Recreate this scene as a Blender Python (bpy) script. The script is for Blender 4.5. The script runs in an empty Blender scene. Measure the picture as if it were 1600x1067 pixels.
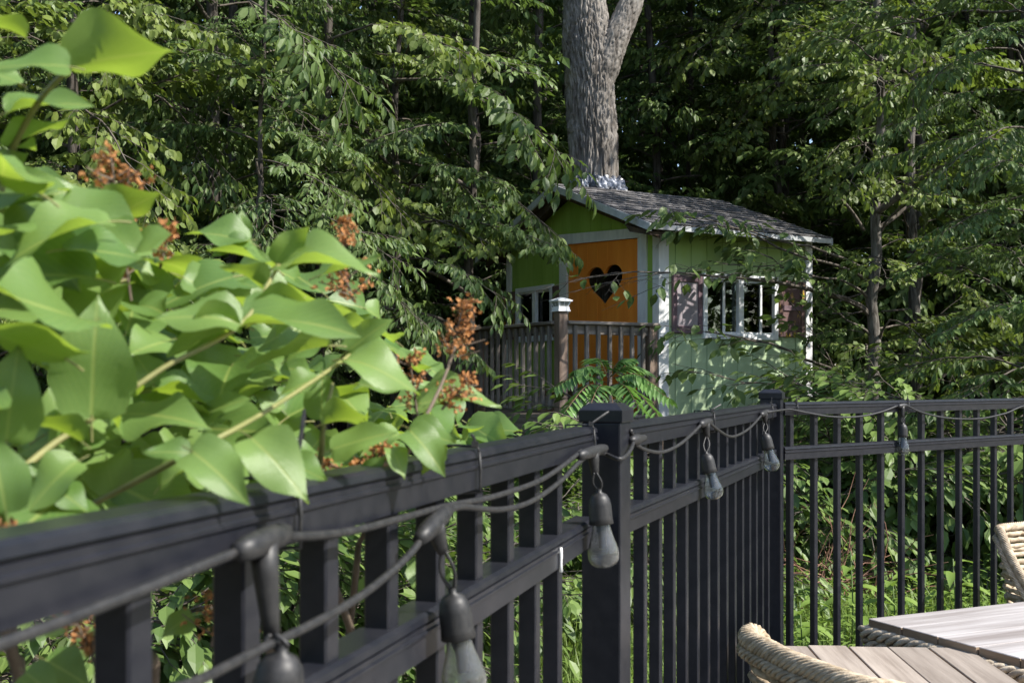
import bpy, bmesh, math, random
import numpy as np
from mathutils import Vector, Matrix, Quaternion, noise

random.seed(7)
RNG = np.random.default_rng(11)
R = math.radians
scene = bpy.context.scene
COL = scene.collection

# ------------------------------------------------------------------ camera
CAM_H = 1.45
F = 1800.0            # focal length in photograph pixels (1600 wide)
U0, V0 = 800.0, 595.0 # principal column, horizon row
cam_d = bpy.data.cameras.new("camera")
cam_d.sensor_width = 36.0
cam_d.lens = 36.0 * F / 1600.0
cam_d.shift_y = (595.0 - 533.5) / 1600.0
cam_d.clip_start = 0.02
cam_d.clip_end = 400.0
cam_d.dof.use_dof = True
cam_d.dof.focus_distance = 5.5
cam_d.dof.aperture_fstop = 14.0
cam = bpy.data.objects.new("camera", cam_d)
cam.location = (0, 0, CAM_H)
cam.rotation_euler = (R(90), 0, 0)
COL.objects.link(cam)
scene.camera = cam

# ------------------------------------------------------------------ sky, sun, exposure
SUN_EL = 47.0
SUN_DIR = Vector((0.955, -0.30, 0)).normalized()
SUN_VEC = Vector((SUN_DIR.x * math.cos(R(SUN_EL)), SUN_DIR.y * math.cos(R(SUN_EL)), math.sin(R(SUN_EL))))
world = bpy.data.worlds.new("World")
scene.world = world
world.use_nodes = True
wn = world.node_tree
wn.nodes.clear()
sky = wn.nodes.new("ShaderNodeTexSky")
sky.sky_type = 'NISHITA'
sky.sun_disc = False
sky.sun_elevation = R(SUN_EL)
sky.sun_rotation = math.atan2(SUN_DIR.x, SUN_DIR.y)
bg = wn.nodes.new("ShaderNodeBackground")
bg.inputs["Strength"].default_value = 0.15
wo = wn.nodes.new("ShaderNodeOutputWorld")
wn.links.new(sky.outputs[0], bg.inputs[0])
wn.links.new(bg.outputs[0], wo.inputs[0])
sun_d = bpy.data.lights.new("sun", 'SUN')
sun_d.energy = 5.0
sun_d.angle = R(0.53)
sun_d.color = (1.0, 0.955, 0.88)
sun = bpy.data.objects.new("sun", sun_d)
sun.rotation_euler = SUN_VEC.to_track_quat('Z', 'Y').to_euler()
sun.location = (20, -10, 30)
COL.objects.link(sun)
scene.view_settings.view_transform = 'Standard'
scene.view_settings.look = 'None'
scene.view_settings.exposure = 0.95
scene.view_settings.gamma = 1.0
scene.view_settings.use_curve_mapping = False
cy = scene.cycles
cy.max_bounces = 7
cy.diffuse_bounces = 3
cy.glossy_bounces = 3
cy.transmission_bounces = 6
cy.transparent_max_bounces = 8
cy.caustics_reflective = False
cy.caustics_refractive = False
cy.sample_clamp_indirect = 6.0


# ------------------------------------------------------------------ helpers
def P(u, v, d):
    """photograph pixel at distance d (metres ahead of the camera) -> point"""
    return Vector(((u - U0) / F * d, d, CAM_H + (V0 - v) / F * d))


def link(o):
    COL.objects.link(o)
    return o


def thing(name, label, cat, loc=(0, 0, 0), rotz=0.0, group=None):
    o = bpy.data.objects.new(name, None)
    o.empty_display_size = 0.1
    o.location = loc
    o.rotation_euler = (0, 0, rotz)
    o["label"] = label
    o["category"] = cat
    if group:
        o["group"] = group
    return link(o)


def obj(name, me, mat=None, parent=None, loc=None, rot=None, matrix=None, kind=None):
    """link a mesh object; loc/matrix are in the parent's frame"""
    if mat is not None and len(me.materials) == 0:
        me.materials.append(mat)
    o = bpy.data.objects.new(name, me)
    link(o)
    if parent is not None:
        o.parent = parent
    if matrix is not None:
        o.matrix_basis = matrix
    else:
        if loc is not None:
            o.location = loc
        if rot is not None:
            o.rotation_euler = rot
    if kind:
        o["kind"] = kind
    return o


class MB:
    """mesh builder on numpy arrays"""
    def __init__(self):
        self.V, self.F, self.T, self.UV, self.n = [], [], [], [], 0

    def add(self, V, Fs, tint=None, uv=None, mi=0):
        V = np.asarray(V, dtype=np.float64).reshape(-1, 3)
        if not isinstance(Fs, list):
            Fs = [Fs]
        for f in Fs:
            f = np.asarray(f, dtype=np.int64)
            self.F.append((f + self.n, mi))
        self.V.append(V)
        self.T.append(np.full(len(V), 0.5) if tint is None else np.broadcast_to(np.asarray(tint, float), (len(V),)))
        self.UV.append(np.zeros((len(V), 2)) if uv is None else np.asarray(uv, float))
        self.n += len(V)
        return self

    def mesh(self, name, mats=(), smooth=False):
        V = np.concatenate(self.V)
        T = np.concatenate(self.T)
        UV = np.concatenate(self.UV)
        me = bpy.data.meshes.new(name)
        me.vertices.add(len(V))
        me.vertices.foreach_set("co", V.astype(np.float32).ravel())
        loops = np.concatenate([f.ravel() for f, _ in self.F])
        sizes = np.concatenate([np.full(len(f), f.shape[1]) for f, _ in self.F])
        mi = np.concatenate([np.full(len(f), m) for f, m in self.F])
        starts = np.concatenate([[0], np.cumsum(sizes)[:-1]])
        me.loops.add(len(loops))
        me.loops.foreach_set("vertex_index", loops.astype(np.int32))
        me.polygons.add(len(sizes))
        me.polygons.foreach_set("loop_start", starts.astype(np.int32))
        me.polygons.foreach_set("material_index", mi.astype(np.int32))
        me.polygons.foreach_set("use_smooth", np.full(len(sizes), bool(smooth)))
        uvl = me.uv_layers.new(name="UVMap")
        uvl.data.foreach_set("uv", UV[loops].astype(np.float32).ravel())
        at = me.attributes.new("tint", 'FLOAT', 'POINT')
        at.data.foreach_set("value", T.astype(np.float32))
        for m in mats:
            me.materials.append(m)
        me.update(calc_edges=True)
        me.validate()
        return me


def norm(a):
    a = np.asarray(a, float)
    return a / np.maximum(np.linalg.norm(a, axis=-1, keepdims=True), 1e-9)


def tube(pts, r, sides=6, cap=True):
    pts = np.asarray([tuple(p) for p in pts], float)
    n = len(pts)
    r = np.broadcast_to(np.asarray(r, float), (n,))
    tan = np.gradient(pts, axis=0)
    tan = norm(tan)
    up = np.array([0, 0, 1.0]) if abs(tan[0, 2]) < 0.9 else np.array([1.0, 0, 0])
    a = norm(np.cross(tan[0], up))
    ang = np.linspace(0, 2 * math.pi, sides, endpoint=False)
    V = []
    for i in range(n):
        a = a - tan[i] * np.dot(a, tan[i])
        a = a / max(np.linalg.norm(a), 1e-9)
        b = np.cross(tan[i], a)
        V.append(pts[i] + r[i] * (np.cos(ang)[:, None] * a + np.sin(ang)[:, None] * b))
    V = np.concatenate(V)
    i = np.arange(n - 1)[:, None] * sides
    k = np.arange(sides)[None, :]
    k2 = (k + 1) % sides
    q = np.stack([i + k, i + k2, i + sides + k2, i + sides + k], -1).reshape(-1, 4)
    Fs = [q]
    if cap:
        Fs.append(np.arange(sides)[::-1].reshape(1, -1))
        Fs.append((np.arange(sides) + (n - 1) * sides).reshape(1, -1))
    return V, Fs


def smooth_path(pts, k=6):
    pts = [Vector(p) for p in pts]
    P_ = [pts[0] * 2 - pts[1]] + pts + [pts[-1] * 2 - pts[-2]]
    out = []
    for i in range(1, len(P_) - 2):
        p0, p1, p2, p3 = P_[i - 1], P_[i], P_[i + 1], P_[i + 2]
        for j in range(k):
            t = j / k
            out.append(0.5 * ((2 * p1) + (p2 - p0) * t + (2 * p0 - 5 * p1 + 4 * p2 - p3) * t * t + (3 * p1 - p0 - 3 * p2 + p3) * t ** 3))
    out.append(pts[-1])
    return out


def box_vf(x0, x1, y0, y1, z0, z1):
    V = [(x0, y0, z0), (x1, y0, z0), (x1, y1, z0), (x0, y1, z0), (x0, y0, z1), (x1, y0, z1), (x1, y1, z1), (x0, y1, z1)]
    Fq = [(0, 3, 2, 1), (4, 5, 6, 7), (0, 1, 5, 4), (1, 2, 6, 5), (2, 3, 7, 6), (3, 0, 4, 7)]
    return V, np.array(Fq)


def box_mesh(name, x0, x1, y0, y1, z0, z1, bevel=0.0, seg=1):
    bm = bmesh.new()
    V, Fq = box_vf(x0, x1, y0, y1, z0, z1)
    vs = [bm.verts.new(v) for v in V]
    for f in Fq:
        bm.faces.new([vs[i] for i in f])
    if bevel > 0:
        bmesh.ops.bevel(bm, geom=bm.edges[:], offset=bevel, segments=seg, affect='EDGES', profile=0.6)
    me = bpy.data.meshes.new(name)
    bm.to_mesh(me)
    bm.free()
    return me


def prism_mesh(name, poly, axis, a0, a1):
    """poly: list of 2D points, extruded along axis ('x','y','z')"""
    n = len(poly)
    def v3(p, a):
        return {'x': (a, p[0], p[1]), 'y': (p[0], a, p[1]), 'z': (p[0], p[1], a)}[axis]
    bm = bmesh.new()
    A = [bm.verts.new(v3(p, a0)) for p in poly]
    B = [bm.verts.new(v3(p, a1)) for p in poly]
    bm.faces.new(A)
    bm.faces.new(B[::-1])
    for i in range(n):
        bm.faces.new([A[i], B[i], B[(i + 1) % n], A[(i + 1) % n]])
    bmesh.ops.recalc_face_normals(bm, faces=bm.faces[:])
    me = bpy.data.meshes.new(name)
    bm.to_mesh(me)
    bm.free()
    return me


def lathe_vf(profile, n=20):
    """profile [(r,z)] -> V,F around z"""
    pr = np.array(profile, float)
    ang = np.linspace(0, 2 * math.pi, n, endpoint=False)
    V = np.stack([np.outer(pr[:, 0], np.cos(ang)), np.outer(pr[:, 0], np.sin(ang)), np.repeat(pr[:, 1:2], n, 1)], -1).reshape(-1, 3)
    i = np.arange(len(pr) - 1)[:, None] * n
    k = np.arange(n)[None]
    k2 = (k + 1) % n
    return V, np.stack([i + k, i + k2, i + n + k2, i + n + k], -1).reshape(-1, 4)


# ------------------------------------------------------------------ materials
def new_mat(name):
    m = bpy.data.materials.new(name)
    m.use_nodes = True
    nt = m.node_tree
    for n in list(nt.nodes):
        nt.nodes.remove(n)
    out = nt.nodes.new("ShaderNodeOutputMaterial")
    b = nt.nodes.new("ShaderNodeBsdfPrincipled")
    nt.links.new(b.outputs[0], out.inputs[0])
    return m, nt, b, out


def N(nt, t, **kw):
    n = nt.nodes.new(t)
    for k, v in kw.items():
        if k in n.inputs:
            n.inputs[k].default_value = v
        else:
            setattr(n, k, v)
    return n


def ramp(nt, fac, stops):
    r = nt.nodes.new("ShaderNodeValToRGB")
    el = r.color_ramp.elements
    while len(el) < len(stops):
        el.new(0.5)
    for e, (p, c) in zip(el, stops):
        e.position = p
        e.color = (*c, 1) if len(c) == 3 else c
    nt.links.new(fac, r.inputs[0])
    return r.outputs[0]


def coords(nt, kind="Object", scale=(1, 1, 1)):
    tc = nt.nodes.new("ShaderNodeTexCoord")
    mp = nt.nodes.new("ShaderNodeMapping")
    mp.inputs["Scale"].default_value = scale
    nt.links.new(tc.outputs[kind], mp.inputs[0])
    return mp.outputs[0]


def bump(nt, b, h, strength=0.3, dist=0.01):
    n = nt.nodes.new("ShaderNodeBump")
    n.inputs["Strength"].default_value = strength
    n.inputs["Distance"].default_value = dist
    nt.links.new(h, n.inputs["Height"])
    nt.links.new(n.outputs[0], b.inputs["Normal"])
    return n


def mix(nt, fac, a, b, blend='MIX'):
    m = nt.nodes.new("ShaderNodeMix")
    m.data_type = 'RGBA'
    m.blend_type = blend
    for s, val in ((0, fac), (6, a), (7, b)):
        if hasattr(val, "is_linked") or hasattr(val, "links"):
            nt.links.new(val, m.inputs[s])
        elif isinstance(val, (int, float)):
            m.inputs[s].default_value = val
        else:
            m.inputs[s].default_value = (*val, 1)
    return m.outputs[2]


def surface(name, c1, c2, scale=8, rough=0.6, stretch=(1, 1, 1), detail=6, bumpk=0.2, bdist=0.004, spec=0.4, metallic=0.0,
            spots=None, obj_var=0.0, lo=0.35, hi=0.65):
    """paint, metal, wood: two mottled tones with fine relief and optional wear spots"""
    m, nt, b, out = new_mat(name)
    co = coords(nt, "Object", stretch)
    n1 = N(nt, "ShaderNodeTexNoise", Scale=scale, Detail=detail, Roughness=0.62)
    nt.links.new(co, n1.inputs["Vector"])
    col = ramp(nt, n1.outputs["Fac"], [(lo, c1), (hi, c2)])
    if spots:
        sc, thr, sc_col = spots
        n2 = N(nt, "ShaderNodeTexNoise", Scale=sc, Detail=5, Roughness=0.7)
        nt.links.new(co, n2.inputs["Vector"])
        f = ramp(nt, n2.outputs["Fac"], [(thr, (0, 0, 0)), (thr + 0.07, (1, 1, 1))])
        col = mix(nt, f, col, sc_col)
    if obj_var:
        oi = nt.nodes.new("ShaderNodeObjectInfo")
        mr = N(nt, "ShaderNodeMapRange")
        mr.inputs["To Min"].default_value = 1 - obj_var
        mr.inputs["To Max"].default_value = 1 + obj_var
        nt.links.new(oi.outputs["Random"], mr.inputs[0])
        hs = nt.nodes.new("ShaderNodeHueSaturation")
        nt.links.new(mr.outputs[0], hs.inputs["Value"])
        nt.links.new(col, hs.inputs["Color"])
        col = hs.outputs[0]
    nt.links.new(col, b.inputs["Base Color"])
    b.inputs["Roughness"].default_value = rough
    b.inputs["Specular IOR Level"].default_value = spec
    b.inputs["Metallic"].default_value = metallic
    bump(nt, b, n1.outputs["Fac"], bumpk, bdist)
    return m


def leaf_mat(name, dark, light, under, trans_col, trans=0.32, rough=0.42, veins=0.0, spec=0.45):
    m, nt, b, out = new_mat(name)
    at = N(nt, "ShaderNodeAttribute", attribute_name="tint")
    oi = nt.nodes.new("ShaderNodeObjectInfo")
    ad = N(nt, "ShaderNodeMath", operation='MULTIPLY_ADD')
    nt.links.new(oi.outputs["Random"], ad.inputs[0])
    ad.inputs[1].default_value = 0.3
    nt.links.new(at.outputs["Fac"], ad.inputs[2])
    col = ramp(nt, ad.outputs[0], [(0.1, dark), (1.15, light)])
    if veins:
        uv = nt.nodes.new("ShaderNodeUVMap")
        sx = nt.nodes.new("ShaderNodeSeparateXYZ")
        nt.links.new(uv.outputs[0], sx.inputs[0])
        ab = N(nt, "ShaderNodeMath", operation='ABSOLUTE')
        nt.links.new(sx.outputs[1], ab.inputs[0])
        mid = ramp(nt, ab.outputs[0], [(0.0, (1, 1, 1)), (0.035, (0.8, 0.8, 0.8)), (0.06, (0, 0, 0))])
        # side veins: stripes slanting forward from the midrib
        sub = N(nt, "ShaderNodeMath", operation='MULTIPLY_ADD')
        nt.links.new(ab.outputs[0], sub.inputs[0])
        sub.inputs[1].default_value = -0.75
        nt.links.new(sx.outputs[0], sub.inputs[2])
        fr = N(nt, "ShaderNodeMath", operation='PINGPONG')
        mu = N(nt, "ShaderNodeMath", operation='MULTIPLY')
        nt.links.new(sub.outputs[0], mu.inputs[0])
        mu.inputs[1].default_value = 8.0
        nt.links.new(mu.outputs[0], fr.inputs[0])
        fr.inputs[1].default_value = 0.5
        side = ramp(nt, fr.outputs[0], [(0.0, (0.55, 0.55, 0.55)), (0.07, (0, 0, 0))])
        vv = mix(nt, 1.0, mid, side, 'LIGHTEN')
        vs = N(nt, "ShaderNodeMath", operation='MULTIPLY')
        nt.links.new(vv, vs.inputs[0])
        vs.inputs[1].default_value = veins
        col = mix(nt, vs.outputs[0], col, (0.36, 0.42, 0.12))
        bl = N(nt, "ShaderNodeTexNoise", Scale=7, Detail=6, Roughness=0.75)
        nt.links.new(coords(nt), bl.inputs["Vector"])
        bf = ramp(nt, bl.outputs["Fac"], [(0.66, (0, 0, 0)), (0.72, (0.75, 0.75, 0.75))])
        col = mix(nt, bf, col, (0.20, 0.13, 0.05))
        no = N(nt, "ShaderNodeTexNoise", Scale=60, Detail=3)
        nt.links.new(coords(nt), no.inputs["Vector"])
        hh = N(nt, "ShaderNodeMath", operation='MULTIPLY_ADD')
        nt.links.new(vv, hh.inputs[0])
        hh.inputs[1].default_value = -0.6
        nt.links.new(no.outputs["Fac"], hh.inputs[2])
        bump(nt, b, hh.outputs[0], 0.22, 0.002)
    geo = nt.nodes.new("ShaderNodeNewGeometry")
    colf = mix(nt, geo.outputs["Backfacing"], col, under)
    nt.links.new(colf, b.inputs["Base Color"])
    b.inputs["Roughness"].default_value = rough
    b.inputs["Specular IOR Level"].default_value = spec
    tr = nt.nodes.new("ShaderNodeBsdfTranslucent")
    tcol = mix(nt, 0.5, col, trans_col)
    nt.links.new(tcol, tr.inputs[0])
    ms = nt.nodes.new("ShaderNodeMixShader")
    ms.inputs[0].default_value = trans
    nt.links.new(b.outputs[0], ms.inputs[1])
    nt.links.new(tr.outputs[0], ms.inputs[2])
    nt.links.new(ms.outputs[0], out.inputs[0])
    return m


def bark_mat(name, c1, c2, c3, scale=18, stretch=(1, 1, 0.18), bumpk=0.8, bdist=0.02, kind="Object"):
    m, nt, b, out = new_mat(name)
    co = coords(nt, kind, stretch)
    v = N(nt, "ShaderNodeTexNoise", Scale=scale, Detail=8, Roughness=0.65, Distortion=0.6)
    nt.links.new(co, v.inputs["Vector"])
    n2 = N(nt, "ShaderNodeTexNoise", Scale=scale * 0.22, Detail=3)
    nt.links.new(coords(nt, kind, (1, 1, 0.6)), n2.inputs["Vector"])
    col = ramp(nt, v.outputs["Fac"], [(0.36, c1), (0.5, c2), (0.66, c3)])
    f2 = ramp(nt, n2.outputs["Fac"], [(0.45, (0, 0, 0)), (0.62, (0.6, 0.6, 0.6))])
    col = mix(nt, f2, col, c3)
    nt.links.new(col, b.inputs["Base Color"])
    b.inputs["Roughness"].default_value = 0.9
    b.inputs["Specular IOR Level"].default_value = 0.15
    bump(nt, b, v.outputs["Fac"], bumpk, bdist)
    return m


M = {}
M['metal'] = surface("black_powder_coat", (0.010, 0.011, 0.0155), (0.018, 0.0185, 0.023), scale=40, rough=0.33, spec=0.3, bumpk=0.08, bdist=0.001,
                     spots=(95, 0.705, (0.10, 0.10, 0.095)))
M['rubber'] = surface("black_rubber", (0.012, 0.012, 0.013), (0.03, 0.029, 0.028), scale=120, rough=0.5, bumpk=0.2, bdist=0.001)
M['bead'] = surface("white_dropping", (0.75, 0.75, 0.72), (0.8, 0.8, 0.78), rough=0.7)
M['lime'] = surface("lime_green_paint", (0.25, 0.385, 0.055), (0.31, 0.46, 0.085), scale=5, stretch=(1, 1, 0.25), rough=0.7, bumpk=0.3, bdist=0.004, obj_var=0.09, spots=(8, 0.68, (0.17, 0.25, 0.05)))
M['orange'] = surface("orange_paint", (0.80, 0.225, 0.022), (0.88, 0.295, 0.035), scale=9, stretch=(1, 1, 0.15), rough=0.6, bumpk=0.4, bdist=0.004, spots=(11, 0.68, (0.5, 0.17, 0.03)))
M['white'] = surface("white_paint", (0.60, 0.60, 0.60), (0.74, 0.74, 0.73), scale=12, stretch=(1, 1, 0.3), rough=0.6, bumpk=0.2, bdist=0.002,
                     spots=(30, 0.68, (0.42, 0.40, 0.37)))
M['vinyl'] = surface("white_window_vinyl", (0.70, 0.71, 0.72), (0.78, 0.78, 0.78), scale=10, rough=0.4, bumpk=0.05)
M['fascia'] = surface("grey_white_metal_edging", (0.34, 0.35, 0.36), (0.50, 0.51, 0.52), scale=9, rough=0.5, bumpk=0.15, bdist=0.003)
M['mauve'] = surface("faded_mauve_paint", (0.235, 0.20, 0.215), (0.32, 0.28, 0.295), scale=9, stretch=(1, 1, 0.3), rough=0.75, bumpk=0.3, bdist=0.003)
M['plum'] = surface("dark_plum_paint", (0.10, 0.062, 0.075), (0.17, 0.11, 0.125), scale=9, stretch=(1, 1, 0.3), rough=0.75, bumpk=0.3, bdist=0.003)
M['peel'] = surface("peeling_plum_over_yellow", (0.085, 0.045, 0.04), (0.16, 0.095, 0.09), scale=10, stretch=(1, 1, 0.4), rough=0.75, bumpk=0.35, bdist=0.004,
                    spots=(14, 0.55, (0.50, 0.33, 0.02)))
M['deckwood'] = surface("weathered_deck_wood", (0.13, 0.112, 0.095), (0.30, 0.262, 0.228), scale=16, stretch=(1, 1, 0.12), rough=0.85, bumpk=0.6, bdist=0.006, obj_var=0.2)
M['deckwood_h'] = surface("weathered_rail_wood", (0.11, 0.09, 0.072), (0.30, 0.255, 0.215), scale=16, stretch=(1, 0.12, 1), rough=0.85, bumpk=0.6, bdist=0.006,
                          spots=(9, 0.6, (0.05, 0.042, 0.036)))
M['railx'] = surface("weathered_rail_wood_across", (0.11, 0.09, 0.072), (0.32, 0.275, 0.235), scale=16, stretch=(0.12, 1, 1), rough=0.85, bumpk=0.6, bdist=0.006,
                     spots=(9, 0.6, (0.05, 0.042, 0.036)))
M['postwood'] = surface("brown_post_wood", (0.10, 0.065, 0.045), (0.26, 0.19, 0.145), scale=14, stretch=(1, 1, 0.1), rough=0.8, bumpk=0.6, bdist=0.006, obj_var=0.1)
M['darkwood'] = surface("dark_timber", (0.035, 0.025, 0.018), (0.09, 0.06, 0.042), scale=12, stretch=(1, 1, 0.2), rough=0.85, bumpk=0.5, bdist=0.006)
M['palewood'] = surface("pale_new_wood", (0.42, 0.30, 0.19), (0.54, 0.41, 0.28), scale=14, rough=0.8, bumpk=0.3)
M['shingle'] = surface("grey_asphalt_shingle", (0.055, 0.053, 0.055), (0.17, 0.16, 0.16), scale=30, rough=0.95, bumpk=0.8, bdist=0.008, obj_var=0.28, spots=(60, 0.6, (0.30, 0.29, 0.28)))
M['tarp'] = surface("crumpled_grey_plastic", (0.05, 0.055, 0.07), (0.24, 0.26, 0.31), scale=9, rough=0.36, bumpk=0.5, bdist=0.02, spec=0.7, lo=0.42, hi=0.56)
M['graytable'] = surface("grey_weathered_teak", (0.185, 0.15, 0.122), (0.34, 0.29, 0.245), scale=22, stretch=(1, 0.07, 1), rough=0.8, bumpk=0.8, bdist=0.004, obj_var=0.2,
                         spots=(5, 0.62, (0.10, 0.085, 0.075)))
M['whitetable'] = surface("whitewashed_teak", (0.18, 0.158, 0.148), (0.37, 0.35, 0.345), scale=16, stretch=(0.07, 1, 1), rough=0.75, bumpk=0.8, bdist=0.004, obj_var=0.12,
                          spots=(9, 0.68, (0.25, 0.22, 0.20)))
M['edgewood'] = surface("brown_table_edge", (0.16, 0.105, 0.065), (0.30, 0.22, 0.15), scale=18, stretch=(0.2, 0.2, 1), rough=0.8, bumpk=0.5, bdist=0.004)
M['wicker'] = surface("bleached_wicker", (0.27, 0.205, 0.13), (0.50, 0.41, 0.295), scale=45, rough=0.65, bumpk=0.9, bdist=0.004, obj_var=0.16)
M['rope'] = surface("grey_rope_wicker", (0.27, 0.215, 0.15), (0.52, 0.44, 0.33), scale=50, rough=0.7, bumpk=0.9, bdist=0.004, obj_var=0.14)
M['concrete'] = surface("patio_paving", (0.28, 0.27, 0.25), (0.38, 0.37, 0.34), scale=6, rough=0.9, bumpk=0.3)
M['ground'] = surface("forest_floor", (0.035, 0.026, 0.016), (0.075, 0.058, 0.034), scale=3, rough=0.95, bumpk=0.8, bdist=0.03, spots=(2.2, 0.55, (0.05, 0.075, 0.02)))
M['interior'] = surface("bare_interior_wood", (0.10, 0.07, 0.045), (0.16, 0.115, 0.075), scale=6, rough=0.9)
M['twig'] = surface("grey_brown_twig", (0.05, 0.04, 0.03), (0.13, 0.11, 0.09), scale=20, rough=0.85, bumpk=0.3)
M['redtwig'] = surface("dead_red_twig", (0.13, 0.055, 0.035), (0.26, 0.15, 0.10), scale=20, rough=0.85, bumpk=0.3)
M['lilacstem'] = surface("olive_lilac_stem", (0.14, 0.15, 0.045), (0.24, 0.23, 0.085), scale=30, rough=0.6, bumpk=0.3, bdist=0.002)
M['weedstem'] = surface("green_weed_stem", (0.07, 0.12, 0.03), (0.12, 0.17, 0.05), scale=30, rough=0.6)
M['lilacwood'] = surface("brown_lilac_wood", (0.07, 0.05, 0.035), (0.15, 0.115, 0.08), scale=30, rough=0.8, bumpk=0.4, bdist=0.002)
M['bark'] = bark_mat("grey_tree_bark", (0.03, 0.026, 0.022), (0.095, 0.085, 0.075), (0.20, 0.185, 0.165), scale=22)
M['bark_dark'] = bark_mat("dark_forest_bark", (0.022, 0.018, 0.015), (0.065, 0.056, 0.048), (0.13, 0.115, 0.10), scale=16)
M['bigbark'] = bark_mat("furrowed_oak_bark", (0.065, 0.056, 0.048), (0.17, 0.152, 0.134), (0.27, 0.248, 0.225), scale=20, stretch=(1, 1, 0.12), bumpk=0.6, bdist=0.02)
M['beech'] = leaf_mat("forest_leaf", (0.04, 0.08, 0.018), (0.135, 0.195, 0.05), (0.10, 0.145, 0.055), (0.18, 0.30, 0.03), trans=0.3, rough=0.47, spec=0.32)
M['beech_dark'] = leaf_mat("shaded_forest_leaf", (0.04, 0.075, 0.016), (0.115, 0.165, 0.04), (0.07, 0.105, 0.035), (0.13, 0.22, 0.025), trans=0.26, rough=0.5, spec=0.25)  # forest leaf darkened: shade of the deep wood put into the colour
M['beech_y'] = leaf_mat("yellow_green_forest_leaf", (0.06, 0.10, 0.018), (0.175, 0.225, 0.05), (0.12, 0.16, 0.055), (0.24, 0.34, 0.03), trans=0.33, rough=0.5, spec=0.3)
M['beech_b'] = leaf_mat("blue_green_forest_leaf", (0.042, 0.082, 0.02), (0.13, 0.19, 0.055), (0.10, 0.14, 0.06), (0.17, 0.28, 0.035), trans=0.3, rough=0.5, spec=0.28)
M['shrubleaf'] = leaf_mat("shrub_leaf", (0.05, 0.095, 0.02), (0.15, 0.22, 0.055), (0.12, 0.17, 0.07), (0.22, 0.34, 0.04), trans=0.3, rough=0.47, spec=0.35)
M['weed'] = leaf_mat("weed_leaf", (0.09, 0.16, 0.025), (0.20, 0.29, 0.06), (0.13, 0.19, 0.06), (0.26, 0.42, 0.05), trans=0.33, rough=0.5)
M['sumac'] = leaf_mat("sumac_leaflet", (0.075, 0.16, 0.04), (0.15, 0.27, 0.07), (0.15, 0.23, 0.10), (0.2, 0.42, 0.05), trans=0.3, rough=0.45)
M['lilac'] = leaf_mat("lilac_leaf", (0.085, 0.17, 0.04), (0.185, 0.29, 0.08), (0.18, 0.27, 0.06), (0.42, 0.56, 0.015), trans=0.45, rough=0.36, veins=0.6, spec=0.5)
M['grass'] = leaf_mat("grass_blade", (0.10, 0.18, 0.025), (0.23, 0.33, 0.07), (0.15, 0.22, 0.05), (0.28, 0.42, 0.05), trans=0.35, rough=0.5)
M['dryflower'] = leaf_mat("dried_orange_floret", (0.14, 0.065, 0.035), (0.56, 0.27, 0.10), (0.42, 0.20, 0.08), (0.6, 0.22, 0.04), trans=0.2, rough=0.7, spec=0.15)


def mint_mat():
    # mint paint; the eave's shade is coloured in as darker lime toward the top
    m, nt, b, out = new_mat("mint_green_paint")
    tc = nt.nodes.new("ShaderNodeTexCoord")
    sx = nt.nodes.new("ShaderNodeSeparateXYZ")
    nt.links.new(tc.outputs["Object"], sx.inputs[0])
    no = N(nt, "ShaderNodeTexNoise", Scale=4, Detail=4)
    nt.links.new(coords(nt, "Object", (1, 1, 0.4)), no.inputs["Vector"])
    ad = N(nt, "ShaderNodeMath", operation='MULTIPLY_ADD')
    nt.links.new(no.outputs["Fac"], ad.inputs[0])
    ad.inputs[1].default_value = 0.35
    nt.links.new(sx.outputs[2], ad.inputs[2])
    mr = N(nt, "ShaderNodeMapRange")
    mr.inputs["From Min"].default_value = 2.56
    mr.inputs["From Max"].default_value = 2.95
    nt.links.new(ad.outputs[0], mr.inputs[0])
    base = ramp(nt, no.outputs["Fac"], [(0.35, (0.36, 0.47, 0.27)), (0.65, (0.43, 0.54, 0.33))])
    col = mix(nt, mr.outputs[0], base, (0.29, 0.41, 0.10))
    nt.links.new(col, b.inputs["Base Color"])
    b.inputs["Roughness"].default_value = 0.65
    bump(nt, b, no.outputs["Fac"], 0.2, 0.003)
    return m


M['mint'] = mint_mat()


def glass_mat(name, tint=(0.9, 0.95, 0.95), rough=0.0, drops=0.0, frost=0.0):
    m, nt, b, out = new_mat(name)
    b.inputs["Base Color"].default_value = (*tint, 1)
    b.inputs["Roughness"].default_value = rough
    b.inputs["Transmission Weight"].default_value = 1.0
    b.inputs["IOR"].default_value = 1.45
    if drops:
        v = N(nt, "ShaderNodeTexVoronoi", Scale=drops)
        nt.links.new(coords(nt, "Object"), v.inputs["Vector"])
        h = ramp(nt, v.outputs["Distance"], [(0.0, (1, 1, 1)), (0.35, (0.7, 0.7, 0.7)), (0.5, (0, 0, 0))])
        bump(nt, b, h, 0.25, 0.0008)
    if frost:
        d1 = nt.nodes.new("ShaderNodeBsdfTranslucent")
        d2 = nt.nodes.new("ShaderNodeBsdfDiffuse")
        df = nt.nodes.new("ShaderNodeMixShader")
        for q_ in (d1, d2):
            q_.inputs[0].default_value = (0.88, 0.88, 0.86, 1)
        nt.links.new(d1.outputs[0], df.inputs[1])
        nt.links.new(d2.outputs[0], df.inputs[2])
        ms = nt.nodes.new("ShaderNodeMixShader")
        ms.inputs[0].default_value = frost
        nt.links.new(b.outputs[0], ms.inputs[1])
        nt.links.new(df.outputs[0], ms.inputs[2])
        nt.links.new(ms.outputs[0], out.inputs[0])
    return m


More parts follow.
